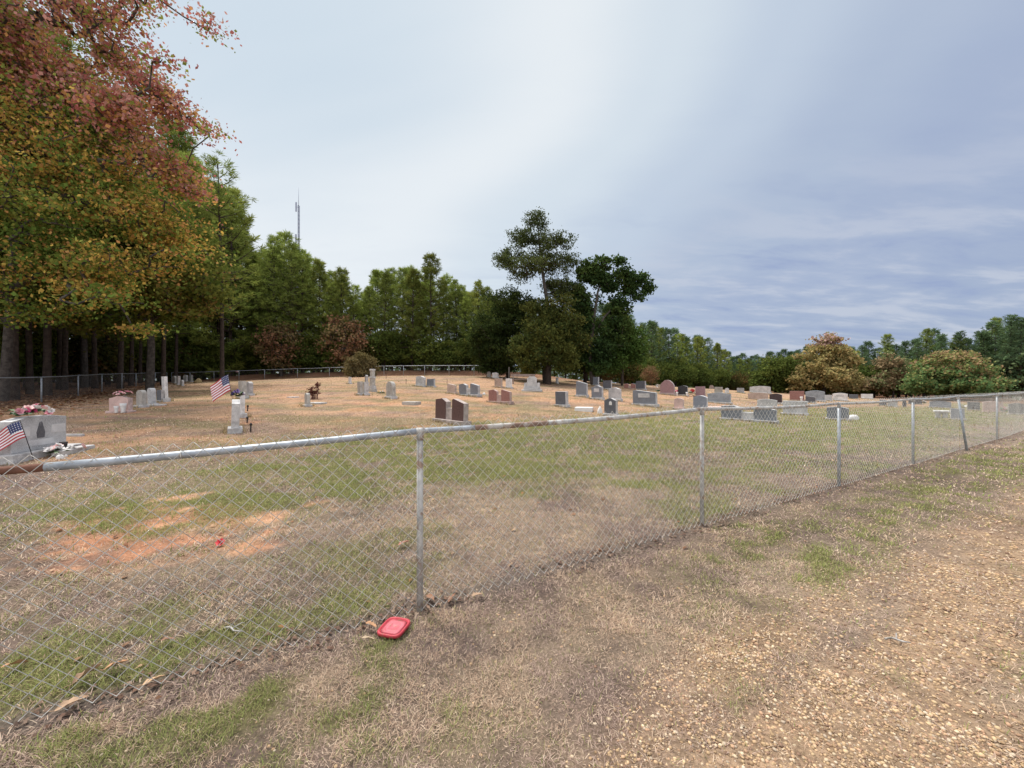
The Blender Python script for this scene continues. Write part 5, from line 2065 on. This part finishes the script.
def stakes():
    for px, py, hp, lb in [(250.5, 432, 8, "short dark stake right of the tall pale tablet, nearest"), (247, 423, 5, "low dark stake behind the nearest one"),
                           (247.5, 411, 5, "dark stake level with the white slab"), (386, 379, 7, "thin dark post before the back fence"),
                           (406, 384, 5, "short dark post left of the pale rough stone"), (447, 383.5, 4, "small dark stake above the tan stone"),
                           (674.5, 403.5, 4, "dark vase like stake at the pink stone")]:
        p = at(px, py, fall=None)
        m = p.y / F
        root = thing("grave_marker", lb, "grave marker", p, 0, "small dark stakes among the graves")
        link("rod", path_tube("rod", [(0, 0, -.05), (.01, 0, hp * m * .8)], .018, 6), M_IRON, root)
        link("head", lathe("head", [(.015, 0), (.03, .015), (.032, .045), (.02, .07), (0, .075)], 8), M_IRON, root, (.01, 0, hp * m * .78))
    # pale post at the back
    p = at(509, 379, fall=40)
    tag(link("wooden_post", path_tube("wooden_post", [(0, 0, -.1), (.01, 0, 1.2), (0, 0, 1.22)], [.06, .06, .04], 8), M_CONC, None, p), "thin pale post in the shade left of the bench", "post")


stakes()


def dried_plant():
    p = at(313, 399)
    m = p.y / F
    root = thing("dried_plant", "dried reddish brown plant behind the thin leaning tablet", "plant", p, 0)
    P0, P1 = [], []
    for k in range(26):
        a = RNG.random() * 6.28
        s = np.array([RNG.normal(0, .06), RNG.normal(0, .06), 0])
        h = (.25 + .4 * RNG.random())
        e = s + np.array([math.cos(a) * .16, math.sin(a) * .1, h * .8])
        P0.append(s); P1.append(e)
    for k in range(7):
        P0.append(np.array([.16 + .01 * k, 0, 0])); P1.append(np.array([.2 + RNG.normal(0, .05), RNG.normal(0, .03), .55 + .2 * RNG.random()]))
    V, Q = tubes(P0, P1, [.009] * len(P0), [.004] * len(P0), 5)
    mm = noise_mat("dried_stalk", (.10, .045, .035), (.19, .09, .065), 9, .9, 0, 0)
    link("stalk", mesh_np("stalk", V, Q), mm, root)
    A = np.array(P1)
    V, Q, C = leaf_cloud(A, 8, .05, .08, mixcol((.16, .07, .05), (.12, .05, .04)))
    link("foliage", mesh_np("foliage", V, Q, None, C), M_LEAF, root)


dried_plant()


def wood_bench():
    p = at(523, 384.5, fall=34)
    root = thing("bench", "low weathered wooden bench under the cedars behind the stepped monument", "bench", p, R(-4))
    mw = noise_mat("weathered_board", (.22, .17, .15), (.34, .27, .23), 4, .95, 0, .3)
    link("seat", box("seat", -1.05, 1.05, -.2, .2, .42, .48, .01), mw, root)
    link("backrest", box("backrest", -1.05, 1.05, .22, .27, .70, .90, .01), mw, root)
    for sx in (-1, 1):
        link("leg", box("leg", sx * .85 - .05, sx * .85 + .05, -.16, .16, -.05, .418, .008), mw, root)
        link("back_support", box("back_support", sx * .85 - .04, sx * .85 + .04, .165, .218, -.05, .9, .006), mw, root)


wood_bench()


def stone_bench():
    p = at(941.5, 418)
    m = p.y / F
    root = thing("stone_bench", "small white stone bench left of the leaning post", "bench", p, R(-42))
    w = 11 * m
    link("seat", box("seat", -w / 2, w / 2, -.2, .2, .26, .34, .02), M_WHITE, root)
    for sx in (-1, 1):
        link("support", prism("support", [(x + sx * w * .22, q - .02) for x, q in [(-.09, 0), (.09, 0), (.06, .12), (.1, .278), (-.1, .278), (-.06, .12)]], .26, .01), (ST['lightgrey'][1], ST['lightgrey'][1]), root)


stone_bench()


# ------------------------------------------------------------------ litter in the foreground
def red_lid():
    z = EYE * F / (632 - 384)
    x = (394 - 512) / F * z
    m = noise_mat("red_plastic", (.42, .035, .05), (.52, .055, .075), 20, .5, 0, .05, c3=(.30, .12, .09), c3scale=45, c3lo=.58, c3hi=.72)
    m2 = noise_mat("faded_red_plastic", (.50, .10, .125), (.62, .16, .19), 18, .55, 0, .05, c3=(.36, .17, .13), c3scale=40, c3lo=.58, c3hi=.74)
    root = thing("plastic_lid", "square red plastic lid lying face up at the foot of the fence", "lid", (x, z, gz(x, z) + .022), R(28))
    root.rotation_euler = (R(4), R(-2), R(-17))
    s = .081
    prof = [(0, .004), (s * .36, .004), (s * .385, .007), (s * .41, .004), (s * .56, .0035), (s * .585, .007), (s * .62, .0035), (s * .80, .003)]
    link("panel", lathe("panel", prof, 64, 4.2), m2, root)
    prof = [(s * .80, .002), (s * .84, .008), (s * .88, .011), (s * .95, .011), (s, .008), (s * 1.01, -.006), (s * .97, -.006), (s * .96, .005), (s * .88, .007), (s * .83, -.002)]
    link("rim", lathe("rim", prof, 64, 4.2), m, root)


red_lid()


def fallen_leaf(px, py, L, rz, col, label, curl=.35):
    z = EYE * F / (py - 384)
    x = (px - 512) / F * z
    bm = bmesh.new()
    n = 9
    rows = []
    lobes = [.05, .35, .62, .50, .78, .55, .6, .28, .03]
    for i in range(n):
        u = i / (n - 1)
        w = lobes[i] * L * .33
        zc = .05 * L * math.sin(u * 5) + curl * L * .25 * u * u
        rows.append([bm.verts.new((u * L - L / 2, s * w * (1 - .3 * curl), zc + abs(s) ** 1.5 * curl * w * (1.5 + .9 * math.sin(5 * u + 2 * s)))) for s in (-1, -.5, 0, .5, 1)])
    for a, b in zip(rows, rows[1:]):
        for k in range(4):
            bm.faces.new((a[k], a[k + 1], b[k + 1], b[k])).smooth = True
    me = bpy.data.meshes.new("fallen_leaf")
    bm.to_mesh(me)
    bm.free()
    m = noise_mat("dry_leaf_skin", tuple(c * .75 for c in col), col, 30, .8, 0, .1)
    o = link("fallen_leaf", me, m, None, (x, z, gz(x, z) + .035))
    o.rotation_euler = (RNG.normal(0, .15), RNG.normal(0, .15), rz)
    tag(o, label, "leaf", "large fallen leaves by the fence")
    # its stalk
    link("stalk", path_tube("stalk", [(-L * .48, 0, 0), (-L * .62, .004, .006), (-L * .75, .01, .003)], .0014, 5), m, o)


TAN, BRN, ORG = (.46, .31, .20), (.28, .15, .09), (.50, .28, .15)
fallen_leaf(72, 713, .115, .5, TAN, "long pale tan leaf below the fence at the lower left")
fallen_leaf(154, 689, .085, .9, (.58, .38, .22), "yellowish curled leaf at the fence foot right of the long tan one")
fallen_leaf(116, 674, .10, .4, ORG, "orange brown leaf behind the wire above the yellowish one")
fallen_leaf(15, 674, .10, 1.2, ORG, "orange leaf behind the wire at the left edge")
fallen_leaf(88, 684, .11, 1.0, TAN, "narrow pale leaf standing on edge left of the orange brown one", .8)
fallen_leaf(168, 648, .075, .2, BRN, "reddish brown leaf behind the wire above the yellowish one")
fallen_leaf(371, 632, .085, -.4, ORG, "orange brown leaf touching the left of the red lid")
fallen_leaf(368, 646, .075, .2, (.55, .42, .28), "pale leaf just below left of the red lid")
fallen_leaf(477, 601, .08, .3, TAN, "pale tan leaf right of the nearest post")
fallen_leaf(452, 604, .10, 1.2, BRN, "dark curled leaf at the foot of the nearest post")
fallen_leaf(404, 549, .11, .5, (.40, .20, .14), "pinkish brown leaf on the grass left of the nearest post")
fallen_leaf(430, 604, .09, 2.4, BRN, "brown leaf leaning against the nearest post")


def red_petal():
    p = at(220.5, 545)
    root = thing("silk_flower", "loose bright red silk flower lying on the bare clay", "flower", p + Vector((0, 0, .02)), 0)
    root.rotation_euler = (.6, .2, 0)
    link("blossom", blossom_mesh(.045), FM['red'], root)
    link("calyx", lathe("calyx", [(.003, -.03), (.012, -.008), (.006, 0)], 8), M_SILK, root)


red_petal()


def twigs():
    for px, py, L, rz, lb in [(898, 643, .10, -.35, "pale stick lying along the gravel road"),
                              (232, 634, .12, -.3, "short pale twig behind the wire left of the red lid"), (730, 528, .24, .1, "brown stick at the foot of the second post")]:
        z = EYE * F / (py - 384)
        x = (px - 512) / F * z
        root = thing("twig", lb, "twig", (x, z, gz(x, z) + .012), rz)
        L *= .6
        m = M_BARK if 'dark' in lb or 'brown' in lb else M_CONC
        link("stem", path_tube("stem", [(-L, 0, 0), (-L * .4, .012, .008), (L * .3, -.006, .006), (L, .01, 0)], [.006, .006, .005, .003], 6), m, root)
        link("side_shoot", path_tube("side_shoot", [(-L * .1, .003, .007), (L * .25, .05, .02), (L * .4, .06, .012)], [.004, .003, .002], 5), m, root)


twigs()
